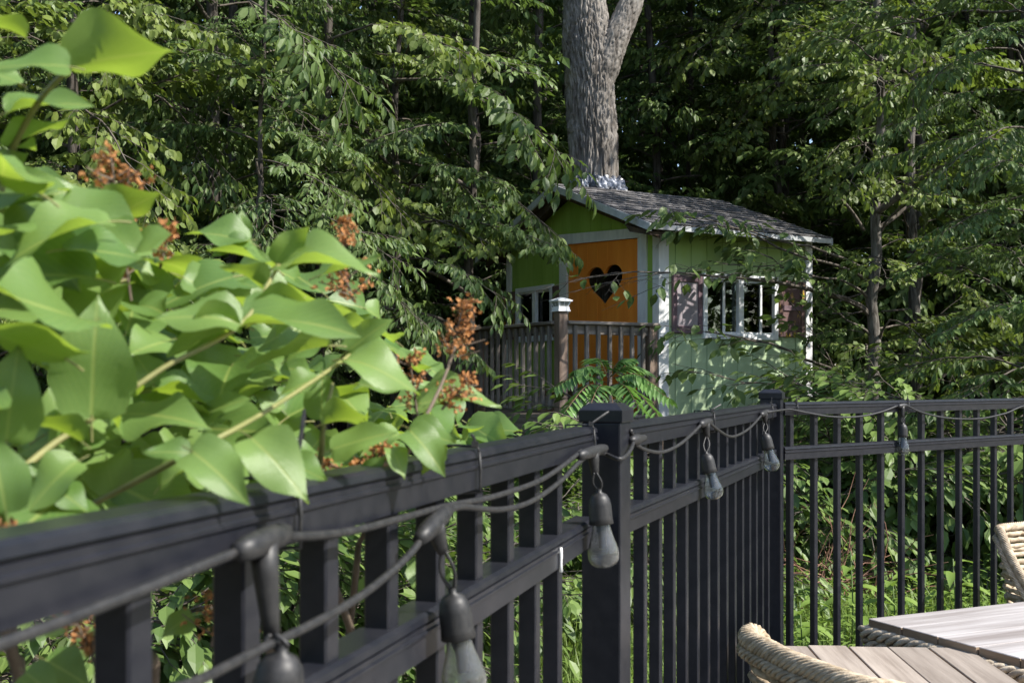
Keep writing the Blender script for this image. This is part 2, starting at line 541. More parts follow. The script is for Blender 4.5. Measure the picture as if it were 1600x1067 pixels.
M['bulb'] = glass_mat("bulb_glass", frost=0.03)
M['bulb_wet'] = glass_mat("bulb_glass_with_droplets", tint=(0.93, 0.95, 0.95), rough=0.0, drops=300, frost=0.08)
M['led'] = surface("cream_led_core", (0.72, 0.66, 0.5), (0.8, 0.74, 0.6), rough=0.5)


def pane_mat():
    m, nt, b, out = new_mat("window_pane")
    b.inputs["Base Color"].default_value = (0.75, 0.82, 0.8, 1)
    b.inputs["Roughness"].default_value = 0.02
    gl = nt.nodes.new("ShaderNodeBsdfTransparent")
    gl.inputs[0].default_value = (0.62, 0.68, 0.66, 1)
    g2 = nt.nodes.new("ShaderNodeBsdfGlossy")
    g2.inputs["Roughness"].default_value = 0.02
    fr = N(nt, "ShaderNodeFresnel", IOR=1.5)
    ms = nt.nodes.new("ShaderNodeMixShader")
    nt.links.new(fr.outputs[0], ms.inputs[0])
    nt.links.new(gl.outputs[0], ms.inputs[1])
    nt.links.new(g2.outputs[0], ms.inputs[2])
    nt.links.new(ms.outputs[0], out.inputs[0])
    return m


M['pane'] = pane_mat()

# ------------------------------------------------------------------ leaf and branch geometry
LEAF8_V = np.array([(0, 0, 0), (0.33, 0, -0.02), (0.68, 0, -0.05), (1, 0, -0.14),
                    (0.26, 0.225, 0.03), (0.6, 0.23, 0.0), (0.26, -0.225, 0.03), (0.6, -0.23, 0.0)])
LEAF8_F = np.array([(0, 1, 4), (1, 2, 5), (1, 5, 4), (2, 3, 5), (0, 6, 1), (1, 7, 2), (1, 6, 7), (2, 7, 3)])
LEAF4_V = np.array([(0, 0, 0), (0.5, 0, -0.04), (1, 0, -0.14), (0.42, 0.22, 0.01), (0.42, -0.22, 0.01)])
LEAF4_F = np.array([(0, 1, 3), (1, 2, 3), (0, 4, 1), (1, 4, 2)])


def place_leaves(pos, dr, nr, sc, LV, LF, tint):
    x = norm(dr)
    z = nr - x * np.sum(nr * x, -1, keepdims=True)
    z = norm(z)
    y = np.cross(z, x)
    Vv = pos[:, None, :] + sc[:, None, None] * (LV[None, :, 0:1] * x[:, None] + LV[None, :, 1:2] * y[:, None] + LV[None, :, 2:3] * z[:, None])
    n, k = len(pos), len(LV)
    Ff = (LF[None] + (np.arange(n) * k)[:, None, None]).reshape(-1, LF.shape[1])
    uv = np.tile(np.stack([LV[:, 0], LV[:, 1] / 0.21], -1), (n, 1))
    return Vv.reshape(-1, 3), Ff, np.repeat(tint, k), uv


def rot_z(v, a):
    c, s = math.cos(a), math.sin(a)
    return np.array([v[0] * c - v[1] * s, v[0] * s + v[1] * c, v[2]])


def gen_limb(rng, L=2.0, leaf=0.125, sub_step=0.17, twig_step=0.10, leaf_step=0.048, droop=0.5, bare=0.22, flat=1.0, curve=(0.26, -0.13)):
    """a layered, drooping leafy limb along +X. returns (leaf arrays, wood polylines)"""
    wood = []
    lp, ld, ln, ls = [], [], [], []
    nseg = 14
    xs = np.linspace(0, L, nseg)
    wob = np.cumsum(rng.normal(0, 0.02, (nseg, 2)), axis=0)
    axis = np.stack([xs, wob[:, 0] * L / 2, curve[0] * xs + curve[1] * xs ** 2 * 2.0 / L + wob[:, 1] * 0.6], -1)
    axis[0] = 0
    wood.append((axis, np.linspace(0.016 * L / 2, 0.003, nseg), 5))

    def at(t):
        f = t * (nseg - 1)
        i = min(int(f), nseg - 2)
        return axis[i] + (axis[i + 1] - axis[i]) * (f - i), norm(axis[i + 1] - axis[i])

    def put_leaves(pts, step, side0):
        seg = np.diff(pts, axis=0)
        ln_ = np.linalg.norm(seg, axis=1)
        cum = np.concatenate([[0], np.cumsum(ln_)])
        s = step * 0.6
        side = side0
        while s < cum[-1]:
            i = min(np.searchsorted(cum, s) - 1, len(seg) - 1)
            p = pts[i] + seg[i] * ((s - cum[i]) / max(ln_[i], 1e-6))
            d = norm(seg[i])
            add_leaf(p, d, side * rng.uniform(0.5, 1.0))
            side = -side
            s += step * rng.uniform(0.75, 1.3)
        add_leaf(pts[-1], norm(seg[-1]), rng.uniform(-0.3, 0.3))

    def add_leaf(p, d, yaw):
        dd = rot_z(d, yaw)
        dd[2] -= droop * rng.uniform(0.2, 1.5)
        lp.append(p)
        ld.append(dd)
        ln.append(np.array([rng.normal(0, 0.34), rng.normal(0, 0.34), 1.0]))
        ls.append(leaf * rng.uniform(0.65, 1.2))

    def twig(p, d, length, r, side):
        n = 5
        t = np.linspace(0, 1, n)
        pts = p + np.outer(t * length, d)
        pts[:, 2] -= 0.22 * droop * length * t ** 2
        pts += rng.normal(0, 0.008, pts.shape) * t[:, None]
        wood.append((pts, np.linspace(r, 0.0012, n), 3))
        return pts

    side = 1
    s = L * bare
    while s < L * 0.98:
        t = s / L
        p, d = at(t)
        ln_sub = L * (0.16 + 0.34 * math.sin(math.pi * min(1, 0.25 + 0.75 * (1 - t)))) * rng.uniform(0.6, 1.15)
        ln_sub = max(0.15, ln_sub * (1.1 - 0.55 * t))
        dd = rot_z(d, side * rng.uniform(0.65, 1.0))
        dd[2] += rng.normal(0.02, 0.13) * flat
        sub = twig(p, dd, ln_sub, 0.005, side)
        put_leaves(sub[1:], leaf_step * 1.6, side)
        # twigs off the sub-branch
        q = 0.14
        sd = 1
        while q < ln_sub * 0.92:
            tt = q / ln_sub
            pp = sub[0] + (sub[-1] - sub[0]) * tt
            pp[2] = np.interp(tt, np.linspace(0, 1, 5), sub[:, 2])
            tl = rng.uniform(0.12, 0.24) * (1.2 - 0.5 * tt)
            td = rot_z(dd, sd * rng.uniform(0.6, 1.0))
            td[2] += rng.normal(-0.06, 0.16)
            tw = twig(pp, td, tl, 0.0025, sd)
            put_leaves(tw, leaf_step, sd)
            sd = -sd
            q += twig_step * rng.uniform(0.8, 1.3)
        side = -side
        s += sub_step * rng.uniform(0.7, 1.25)
    tipp = twig(axis[-1], norm(axis[-1] - axis[-2]), 0.2, 0.003, 1)
    put_leaves(tipp, leaf_step, 1)
    return (np.array(lp), np.array(ld), np.array(ln), np.array(ls)), wood


def wood_into(mb, wood, mi=0, mat=None):
    for pts, r, sides in wood:
        V, Fs = tube(pts, r, sides, cap=False)
        if mat is not None:
            V = V @ mat[:3, :3].T + mat[:3, 3]
        mb.add(V, Fs, 0.5, None, mi)


LIMBS = []       # (leaf arrays, wood)
for k in range(6):
    LIMBS.append(gen_limb(np.random.default_rng(100 + k), droop=(0.4, 0.6, 0.85, 0.5, 0.7, 1.0)[k], curve=((0.26, -0.13), (0.18, -0.1), (0.34, -0.2), (0.1, -0.09), (0.3, -0.14), (0.2, -0.17))[k]))
LIMB_WOOD, LIMB_LEAF = [], []
for k, (lv, wood) in enumerate(LIMBS):
    mb = MB()
    wood_into(mb, wood)
    LIMB_WOOD.append(mb.mesh("branch_wood", [M['twig']], smooth=True))
    mb = MB()
    rg = np.random.default_rng(300 + k)
    V, Ff, T, UV = place_leaves(*lv, LEAF8_V, LEAF8_F, rg.random(len(lv[0])))
    mb.add(V, Ff, T, UV)
    LIMB_LEAF.append(mb.mesh("branch_foliage", [M['beech']]))
LIMB_SETS = {'beech': LIMB_LEAF}
for tone in ('beech_y', 'beech_b'):
    LIMB_SETS[tone] = []
    for k, me in enumerate(LIMB_LEAF):
        # other kinds of tree: rounder or narrower leaves on the same framework of twigs
        lv = LIMBS[k][0]
        rg = np.random.default_rng(400 + k)
        wid, sc_ = ((1.45, 0.92) if tone == 'beech_y' else (0.78, 1.12))
        mb = MB()
        V, Ff, T, UV = place_leaves(lv[0], lv[1], lv[2] + rg.normal(0, 0.15, lv[2].shape), lv[3] * sc_, LEAF8_V * np.array((1, wid, 1)), LEAF8_F, rg.random(len(lv[0])))
        mb.add(V, Ff, T, UV)
        LIMB_SETS[tone].append(mb.mesh("branch_foliage", [M[tone]]))


def limb_matrix(base, az, pitch, roll, s):
    q = Matrix.Rotation(az, 4, 'Z') @ Matrix.Rotation(-pitch, 4, 'Y') @ Matrix.Rotation(roll, 4, 'X')
    return Matrix.Translation(base) @ q @ Matrix.Diagonal((s, s, s, 1))


def limb_between(a, b, roll=0.0):
    """matrix that lays a 2 m limb from a to b"""
    d = Vector(b) - Vector(a)
    L = d.length
    az = math.atan2(d.y, d.x)
    pitch = math.asin(max(-1, min(1, d.z / L))) - 0.0
    return limb_matrix(Vector(a), az, pitch, roll, L / 2.15), L


def trunk_mesh(name, h, r0, r1, rng, lean=0.03, sides=10, mat='bark_dark', seg=16, flare=1.35):
    z = np.linspace(0, h, seg)
    w = np.cumsum(rng.normal(0, lean, (seg, 2)), axis=0)
    w = w - w[0]
    pts = np.stack([w[:, 0], w[:, 1], z], -1)
    r = np.linspace(r0, r1, seg)
    r[0] *= flare
    r[1] *= 1 + (flare - 1) * 0.3
    V, Fs = tube(pts, r, sides)
    mb = MB()
    mb.add(V, Fs)
    return mb.mesh(name, [M[mat]], smooth=True), pts


def interp_axis(pts, z):
    return Vector((float(np.interp(z, pts[:, 2], pts[:, 0])), float(np.interp(z, pts[:, 2], pts[:, 1])), z))


def add_limb(tree, k, mtx, tone='beech'):
    b = obj("branch", LIMB_WOOD[k], None, tree, matrix=mtx)
    f = obj("foliage", LIMB_SETS[tone][k], None, b, kind="stuff")
    return b


def bough(tree, a, b, r0=0.03, r1=0.012, sag=0.1):
    a, b = Vector(a), Vector(b)
    mid = (a + b) / 2 + Vector((0, 0, sag))
    pts = smooth_path([a, a * 0.7 + b * 0.3 + Vector((0.02, 0.03, sag * 0.7)), mid, b], 5)
    V, Fs = tube(pts, np.linspace(r0, r1, len(pts)), 6)
    mb = MB()
    mb.add(V, Fs)
    return obj("bough", mb.mesh("bough", [M['twig']], smooth=True), None, tree)


tone_i = 0


def front_tree(label, x, y, h, r, rng, z0=0.0, h0=1.4, n=26, az_bias=None, size=(0.55, 1.05), mat='bark_dark', tone=None, hero=(), lean=0.03, group=None, name="forest_tree", gz=-0.1,
               ban=None):
    t = thing(name, label, "tree", (x, y, gz), 0, group)
    global tone_i
    tone_i += 1
    dark = tone or ('beech', 'beech_b', 'beech_y')[tone_i % 3]
    me, pts = trunk_mesh("trunk", h, r, r * 0.35, rng, lean=lean, mat=mat)
    obj("trunk", me, None, t)
    for i in range(n):
        z = h0 + (h - h0) * ((i + rng.random()) / n)
        az = i * 2.399 + rng.normal(0, 0.3)
        if az_bias is not None and rng.random() < 0.55:
            az = az_bias + rng.normal(0, 0.7)
        s = rng.uniform(*size) * (1.0 - 0.45 * (z / h) ** 2)
        base = interp_axis(pts, z)
        mtx = limb_matrix(base, az, rng.normal(0.12, 0.16), rng.normal(0, 0.2), s)
        if ban is not None:
            tip = mtx @ Vector((1.5, 0, 0)) + Vector((x, y, gz))
            if ban(tip):
                continue
        add_limb(t, int(rng.integers(0, 6)), mtx, dark)
    for (a, b, k) in hero:
        a = Vector(a) - Vector((x, y, gz))
        b = Vector(b) - Vector((x, y, gz))
        mtx, L = limb_between(a, b, rng.normal(0, 0.12))
        add_limb(t, k, mtx, dark)
        zt = max(0.3, min(h * 0.95, a.z - 0.25))
        tb = interp_axis(pts, zt)
        if (tb - a).length > 0.12:
            bough(t, tb, a, 0.02 + 0.006 * (tb - a).length, 0.016 * L / 2.15, 0.06 * (tb - a).length)
    return t, pts


# ------------------------------------------------------------------ SETTING: ground, patio
mb = MB()
xs = np.linspace(-90, 90, 61)
ys = np.linspace(-40, 140, 61)
gx, gy = np.meshgrid(xs, ys)
gz = -0.1 + 0.0 * gx
for i in range(gx.shape[0]):
    for j in range(gx.shape[1]):
        d = math.hypot(gx[i, j], gy[i, j])
        gz[i, j] += max(0, d - 18) * 0.03 * (0.6 + 0.4 * noise.noise(Vector((gx[i, j] * 0.05, gy[i, j] * 0.05, 0))))
idx = np.arange(gx.size).reshape(gx.shape)
q = np.stack([idx[:-1, :-1], idx[:-1, 1:], idx[1:, 1:], idx[1:, :-1]], -1).reshape(-1, 4)
mb.add(np.stack([gx.ravel(), gy.ravel(), gz.ravel()], -1), q)
g = obj("ground", mb.mesh("ground", [M['ground']], smooth=True), kind="structure")
# fence geometry in plan
S1d = Vector((0.2707, 0.9627))
S1b = Vector((0.1265, 1.757))
S2a = Vector((0.150, 1.83))
S2d = Vector((0.3534, 0.9355))
S2b = S2a + S2d * 1.845
S3d = Vector((0.787, 0.617))
S3b = S2b + S3d * 2.75
pat = [tuple(S1b - S1d * 4.0 + Vector((-0.1, 0))), tuple(S2a + Vector((-0.1, 0))), tuple(S2b + Vector((-0.1, 0.1))), tuple(S3b + Vector((0, 0.1))), (7.0, S3b.y + 0.1), (7.0, -2.2)]
obj("patio", prism_mesh("patio", pat, 'z', -0.3, 0.0), M['concrete'], kind="structure")

# ------------------------------------------------------------------ TREEHOUSE
HC = Vector((1.469, 11.5, 0))
HROT = math.atan2(0.502, 0.865)
dR = Vector((0.865, 0.502, 0))
dL = Vector((-0.502, 0.865, 0))
house = thing("treehouse", "lime and mint green wooden treehouse with an orange heart door built round a trunk", "treehouse", HC, HROT)
RIDGE_Y, RIDGE_Z, SLOPE = 1.5, 3.593, 0.36
FLOOR = 1.10
WB = 0.95      # bottom of siding


def roof_z(y):
    return RIDGE_Z - abs(y - RIDGE_Y) * SLOPE


# right wall (plane y=0), boards 0.2 wide, window opening
RW_L = 2.04
WX0, WX1, WZ0, WZ1 = 0.56, 1.54, 1.90, 2.53
nb = 10
bw = RW_L / nb
for i in range(nb):
    x0, x1 = i * bw + 0.003, (i + 1) * bw - 0.003
    spans = [(WB, roof_z(0) - 0.07)]
    cx = (x0 + x1) / 2
    if WX0 < cx < WX1 or (x0 < WX0 < x1) or (x0 < WX1 < x1):
        spans = [(WB, WZ0 + 0.0), (WZ1, roof_z(0) - 0.07)]
        if not (WX0 <= x0 and x1 <= WX1):
            # board partly beside the opening: keep its outer strip
            xa, xb = (x0, WX0) if x0 < WX0 else (WX1, x1)
            if xb - xa > 0.012:
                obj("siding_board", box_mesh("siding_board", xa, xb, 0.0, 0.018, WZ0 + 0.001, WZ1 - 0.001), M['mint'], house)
    for z0, z1 in spans:
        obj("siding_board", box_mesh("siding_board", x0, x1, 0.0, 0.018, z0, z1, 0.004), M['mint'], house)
obj("wall_sheathing", box_mesh("wall_sheathing", 0.02, WX0, 0.0185, 0.03, WB, 2.98), M['darkwood'], house)
obj("wall_sheathing", box_mesh("wall_sheathing", WX1, RW_L - 0.02, 0.0185, 0.03, WB, 2.98), M['darkwood'], house)
obj("wall_sheathing", box_mesh("wall_sheathing", WX0 + 0.001, WX1 - 0.001, 0.0185, 0.03, WB, WZ0), M['darkwood'], house)
obj("wall_sheathing", box_mesh("wall_sheathing", WX0 + 0.001, WX1 - 0.001, 0.0185, 0.03, WZ1, 2.98), M['darkwood'], house)

# front wall (plane x=0), door 0.33..1.666, window 1.99..2.77
FW = 3.0
DY0, DY1 = 0.33, 1.666
DZ0 = 1.12
FY0, FY1, FZ0, FZ1 = 1.98, 2.77, 1.93, 2.54


def door_top(y):
    return 2.91 + (y - DY0) / (DY1 - DY0) * 0.075


def fboard(y0, y1, z0, ztop_fn):
    poly = [(y0, z0), (y1, z0), (y1, ztop_fn(y1)), (y0, ztop_fn(y0))]
    if y0 < RIDGE_Y < y1:
        poly.insert(3, (RIDGE_Y, ztop_fn(RIDGE_Y)))
    obj("siding_board", prism_mesh("siding_board", poly, 'x', 0.0, 0.018), M['lime'], house)


top_fn = lambda y: roof_z(y) - 0.06
edges = [0.02 + i * 0.2 for i in range(15)] + [FW]
for e in range(len(edges) - 1):
    y0, y1 = edges[e] + 0.003, edges[e + 1] - 0.003
    cuts = sorted({y0, y1} | {c for c in (DY0, DY1, FY0, FY1) if y0 < c < y1})
    for a, b in zip(cuts[:-1], cuts[1:]):
        m_ = (a + b) / 2
        if b - a < 0.01:
            continue
        if DY0 < m_ < DY1:
            fboard(a, b, 3.0, top_fn)
        elif FY0 < m_ < FY1:
            obj("siding_board", box_mesh("siding_board", 0, 0.018, a, b, WB, FZ0, 0.003), M['lime'], house)
            fboard(a, b, FZ1, top_fn)
        else:
            fboard(a, b, WB, top_fn)
# inner sheathing so that no light leaks through the board joints
for (y0, y1, z0, z1) in ((0.032, DY0, WB, 2.95), (DY1, FY0, WB, 3.3), (FY0 + .001, FY1 - .001, WB, FZ0), (FY0 + .001, FY1 - .001, FZ1, 2.97), (FY1, FW - .032, WB, 2.95)):
    obj("wall_sheathing", box_mesh("wall_sheathing", 0.0185, 0.03, y0, y1, z0, z1), M['darkwood'], house)
obj("wall_sheathing", prism_mesh("wall_sheathing", [(DY0 + .001, 2.99), (DY1 - .001, 2.99), (DY1 - .001, 3.4), (RIDGE_Y, 3.5), (DY0 + .001, 3.08)], 'x', 0.0185, 0.03), M['darkwood'], house)
# back and far walls, floor
obj("back_wall", prism_mesh("back_wall", [(0.031, WB), (FW, WB), (FW, top_fn(FW)), (RIDGE_Y, top_fn(RIDGE_Y)), (0.031, top_fn(0.031))], 'x', RW_L - 0.03, RW_L), M['interior'], house)
obj("far_wall", box_mesh("far_wall", 0.031, RW_L - 0.031, FW - 0.03, FW, WB, 2.98), M['interior'], house)
obj("floor_panel", box_mesh("floor_panel", 0.031, RW_L - 0.031, 0.031, FW - 0.031, FLOOR - 0.04, FLOOR), M['interior'], house)
for (x, y) in ((0.1, 0.12), (RW_L - 0.12, 0.12), (0.1, FW - 0.12), (RW_L - 0.12, FW - 0.12)):
    obj("support_post", box_mesh("support_post", x - 0.06, x + 0.06, y - 0.06, y + 0.06, -0.15, FLOOR - 0.05), M['darkwood'], house)
for y in (0.08, 1.0, 2.0, FW - 0.08):
    obj("floor_beam", box_mesh("floor_beam", 0.04, RW_L - 0.04, y - 0.025, y + 0.025, WB + 0.0, FLOOR - 0.042), M['darkwood'], house)

# door with heart cut-out (plane x=0.0..0.035 set slightly back)
HCY, HCZ = 0.965, 2.46
hw, hh = 0.335, 0.225


def heart(a):
    x = 16 * math.sin(a) ** 3
    z = 13 * math.cos(a) - 5 * math.cos(2 * a) - 2 * math.cos(3 * a) - math.cos(4 * a)
    return (HCY - x / 16 * hw, HCZ + (z + 2.4) / 14.6 * hh)


hpts = [heart(2 * math.pi * i / 72) for i in range(72)]
ctr = (HCY, HCZ + 0.02)


def ray_rect(p):
    dx, dz = p[0] - ctr[0], p[1] - ctr[1]
    ts = []
    if abs(dx) > 1e-9:
        ts += [((DY0 + .004) - ctr[0]) / dx, ((DY1 - .004) - ctr[0]) / dx]
    if dz < -1e-9:
        ts.append((DZ0 - ctr[1]) / dz)
    if dz > 1e-9:
        # slanted head: z = 2.906 + k (y-DY0)
        k = 0.075 / (DY1 - DY0)
        den = dz - k * dx
        if den > 1e-9:
            ts.append((2.906 + k * (ctr[0] - DY0) - ctr[1]) / den)
    t = min(t for t in ts if t > 0)
    return (ctr[0] + dx * t, ctr[1] + dz * t)


opts = [ray_rect(p) for p in hpts]
for cy_, cz_ in ((DY0 + .004, DZ0), (DY1 - .004, DZ0), (DY0 + .004, 2.906), (DY1 - .004, 2.981)):
    j = min(range(72), key=lambda i: abs(math.atan2(opts[i][1] - ctr[1], opts[i][0] - ctr[0]) - math.atan2(cz_ - ctr[1], cy_ - ctr[0])))
    opts[j] = (cy_, cz_)
mb = MB()
n = 72
XF, XB = 0.002, 0.034
Vd = [(XF, p[0], p[1]) for p in opts] + [(XF, p[0], p[1]) for p in hpts] + [(XB, p[0], p[1]) for p in opts] + [(XB, p[0], p[1]) for p in hpts]
Fd = []
for i in range(n):
    j = (i + 1) % n
    Fd += [(i, j, n + j, n + i), (2 * n + j, 2 * n + i, 3 * n + i, 3 * n + j), (n + i, n + j, 3 * n + j, 3 * n + i), (j, i, 2 * n + i, 2 * n + j)]
mb.add(Vd, np.array(Fd))
me = mb.mesh("door", [M['orange']])
bm = bmesh.new(); bm.from_mesh(me); bmesh.ops.recalc_face_normals(bm, faces=bm.faces[:]); bm.to_mesh(me); bm.free()
door = obj("door", me, None, house)
for k_ in range(1, 7):   # shallow battens between the door's boards, proud of the face like the pressed siding
    y = DY0 + k_ * (DY1 - DY0) / 7
    segs = [(DZ0 + 0.02, door_top(y) - 0.03)]
    if abs(y - HCY) < hw:
        zs = [p[1] for p in hpts if abs(p[0] - y) < 0.03]
        segs = [(DZ0 + 0.02, min(zs) - 0.02), (max(zs) + 0.02, door_top(y) - 0.03)]
    for z0, z1 in segs:
        if z1 - z0 > 0.03:
            obj("door_seam", box_mesh("door_seam", XF - 0.0025, XF + 0.003, y - 0.004, y + 0.004, z0, z1), M['orange'], door)


# white trims of the front
def trim(name, poly, axis, a0, a1, mat='white'):
    return obj(name, prism_mesh(name, poly, axis, a0, a1), M[mat], house)


trim("door_trim", [(DY0 - 0.14, WB + 0.1), (DY0, WB + 0.1), (DY0, door_top(DY0)), (DY0 - 0.14, door_top(DY0) + 0.02)], 'x', -0.024, -0.001)
trim("door_trim", [(DY1, WB + 0.1), (DY1 + 0.155, WB + 0.1), (DY1 + 0.155, door_top(DY1) - 0.004), (DY1, door_top(DY1) - 0.004)], 'x', -0.024, -0.001)
trim("door_trim", [(DY0 - 0.14, door_top(DY0) + 0.022), (DY0 - 0.001, door_top(DY0) + 0.002), (DY1 + 0.155, door_top(DY1) + 0.002), (DY1 + 0.155, door_top(DY1) + 0.12), (DY0 + 0.06, door_top(DY0) + 0.105), (DY0 - 0.06, door_top(DY0) + 0.09)],
     'x', -0.027, -0.001)
# corner boards
trim("corner_board", [(-0.03, WB), (0.075, WB), (0.075, 2.985), (-0.03, 2.985)], 'x', -0.026, -0.001)
obj("corner_board", box_mesh("corner_board", -0.001, 0.10, -0.03, -0.002, WB, 2.985, 0.002), M['white'], house)
obj("corner_board", box_mesh("corner_board", RW_L - 0.075, RW_L + 0.02, -0.026, -0.002, WB, 2.985, 0.002), M['white'], house)
trim("corner_board", [(FW - 0.08, WB), (FW + 0.02, WB), (FW + 0.02, 2.95), (FW - 0.08, 2.95)], 'x', -0.026, -0.001)


# windows
def window(x0, x1, z0, z1, along):
    """slider window; along 'x' = right wall, 'y' = front wall; frame stands proud of the wall"""
    def bx(name, a0, a1, b0, b1, d0, d1, mat, par, bev=0.003):
        if along == 'x':
            me_ = box_mesh(name, a0, a1, d0, d1, b0, b1, bev)
        else:
            me_ = box_mesh(name, d0, d1, a0, a1, b0, b1, bev)
        return obj(name, me_, M[mat], par)
    fr = bx("window", x0 - 0.02, x0 + 0.035, z0 - 0.02, z1 + 0.02, -0.035, 0.045, 'vinyl', house)
    bx("window_frame", x1 - 0.035, x1 + 0.02, z0 - 0.02, z1 + 0.02, -0.035, 0.045, 'vinyl', fr)
    bx("window_frame", x0 + 0.0355, x1 - 0.0355, z1 - 0.035, z1 + 0.0195, -0.034, 0.044, 'vinyl', fr)
    bx("window_sill", x0 + 0.0355, x1 - 0.0355, z0 - 0.0195, z0 + 0.035, -0.042, 0.044, 'vinyl', fr)
    m_ = (x0 + x1) / 2
    bx("mullion", m_ - 0.035, m_ + 0.035, z0 + 0.0355, z1 - 0.0355, -0.028, 0.02, 'vinyl', fr)
    for a, b, dd in ((x0 + 0.036, m_ - 0.036, 0.012), (m_ + 0.036, x1 - 0.036, -0.006)):
        w_ = b - a
        bx("sash", a, b, z0 + 0.036, z0 + 0.058, dd - 0.008, dd + 0.012, 'vinyl', fr)
        bx("sash", a, b, z1 - 0.058, z1 - 0.036, dd - 0.008, dd + 0.012, 'vinyl', fr)
        if along == 'x':
            bx("sash", a + w_ * 0.56, a + w_ * 0.56 + 0.03, z0 + 0.0585, z1 - 0.0585, dd - 0.008, dd + 0.012, 'vinyl', fr)
        bx("pane", a, b, z0 + 0.037, z1 - 0.037, dd + 0.014, dd + 0.018, 'pane', fr, 0)
    return fr


window(WX0, WX1, WZ0, WZ1, 'x')
window(FY0, FY1, FZ0, FZ1, 'y')


# shutters
def shutter(x0, x1, z0, z1, along, mat_frame, mat_panel, label):
    def bx(name, a0, a1, b0, b1, d0, d1, mat, par):
        me_ = box_mesh(name, a0, a1, d0, d1, b0, b1, 0.003) if along == 'x' else box_mesh(name, d0, d1, a0, a1, b0, b1, 0.003)
        return obj(name, me_, M[mat], par)
    s = bx("shutter", x0 + 0.05, x1 - 0.05, z0 + 0.06, z1 - 0.06, -0.022, -0.004, mat_panel, house)
    s["label"] = label
    for a0, a1, b0, b1 in ((x0, x0 + 0.055, z0, z1), (x1 - 0.055, x1, z0, z1), (x0 + 0.0555, x1 - 0.0555, z1 - 0.07, z1), (x0 + 0.0555, x1 - 0.0555, z0, z0 + 0.075)):
        bx("shutter_frame", a0, a1, b0, b1, -0.034, -0.003, mat_frame, s)
    return s


shutter(0.15, 0.53, 1.93, 2.52, 'x', 'plum', 'mauve', "mauve panelled shutter with a dark stile")
s = shutter(1.575, 1.945, 1.92, 2.52, 'x', 'peel', 'peel', "plum shutter peeling to yellow")
obj("shutter_rail", box_mesh("shutter_rail", 1.631, 1.889, -0.034, -0.0225, 2.2, 2.255, 0.003), M['plum'], s)
shutter(2.80, 3.12, 1.95, 2.53, 'y', 'peel', 'peel', "dark shutter with peeling yellow edges")
shutter(1.845, 1.955, 1.95, 2.53, 'y', 'peel', 'peel', "narrow shutter folded edge-on, yellow and plum")

# roof
OVF, OVB, OVE = 0.30, 0.05, 0.25


def roof_slab(name, y_eave, sgn, mat):
    y0, y1 = (RIDGE_Y, y_eave)
    th = 0.045
    poly = [(y0, RIDGE_Z - th), (y1, roof_z(y1) - th), (y1, roof_z(y1)), (y0, RIDGE_Z)]
    return obj(name, prism_mesh(name, poly, 'x', -OVF, RW_L + OVB), M[mat], house)


roof = roof_slab("roof", -OVE, -1, 'darkwood')
roof_l = roof_slab("roof", FW + OVE, 1, 'darkwood')
sl_len = (RIDGE_Y + OVE) * math.sqrt(1 + SLOPE ** 2)
ang = math.atan(SLOPE)
# shingles: courses up the slope facing the camera, and the far slope
shv = []
for k in range(4):
    bm = bmesh.new()
    w = 0.2
    V, Fq = box_vf(0.0015, w - 0.0015, 0, 0.2, 0, 0.012)
    V = [list(v) for v in V]
    rr = random.Random(k)
    for v in V:
        if v[1] == 0:
            v[2] += rr.uniform(0.0, 0.010)
            v[1] += rr.uniform(-0.012, 0.008)
    vs = [bm.verts.new(v) for v in V]
    for f in Fq:
        bm.faces.new([vs[i] for i in f])
    me = bpy.data.meshes.new("shingle"); bm.to_mesh(me); bm.free()
    me.materials.append(M['shingle'])
    shv.append(me)
rr = random.Random(5)
pitch = 0.145
ncourse = int(sl_len / pitch) + 1
for side, rf in ((-1, roof), (1, roof_l)):
    if side == 1:
        ncs, stp, wsc = ncourse, pitch, 3.0
    else:
        ncs, stp, wsc = ncourse, pitch, 1.0
    for c in range(ncs):
        d = c * stp                      # distance up from eave
        x = -OVF - 0.01 + (0.1 if c % 2 else 0.0) * wsc - 0.1 * wsc
        while x < RW_L + OVB - 0.02:
            w = 0.2 * wsc
            x0, x1 = max(x, -OVF - 0.012), min(x + w, RW_L + OVB + 0.012)
            if x1 - x0 > 0.03:
                if side == -1:
                    y = -OVE - 0.012 + d * math.cos(ang)
                    z = roof_z(-OVE) + d * math.sin(ang) + 0.006
                    if d + 0.2 > sl_len + 0.03:
                        sy = (sl_len + 0.03 - d) / 0.2
                    else:
                        sy = 1
                    mt = Matrix.Translation((x0, y, z)) @ Matrix.Rotation(ang - 0.045 + rr.uniform(-0.012, 0.012), 4, 'X') @ Matrix.Rotation(rr.uniform(-0.012, 0.012), 4, 'Z') @ Matrix.Diagonal(((x1 - x0) / 0.2, sy, 1, 1))
                else:
                    y = FW + OVE + 0.012 - d * math.cos(ang)
                    z = roof_z(FW + OVE) + d * math.sin(ang) + 0.006
                    sy = min(1, (sl_len + 0.03 - d) / 0.2)
                    mt = Matrix.Translation((x1, y, z)) @ Matrix.Rotation(math.pi, 4, 'Z') @ Matrix.Rotation(ang - 0.045, 4, 'X') @ Matrix.Diagonal(((x1 - x0) / 0.2, sy, 1, 1))
                obj("shingle", shv[rr.randrange(4)], None, rf, matrix=mt)
            x += w
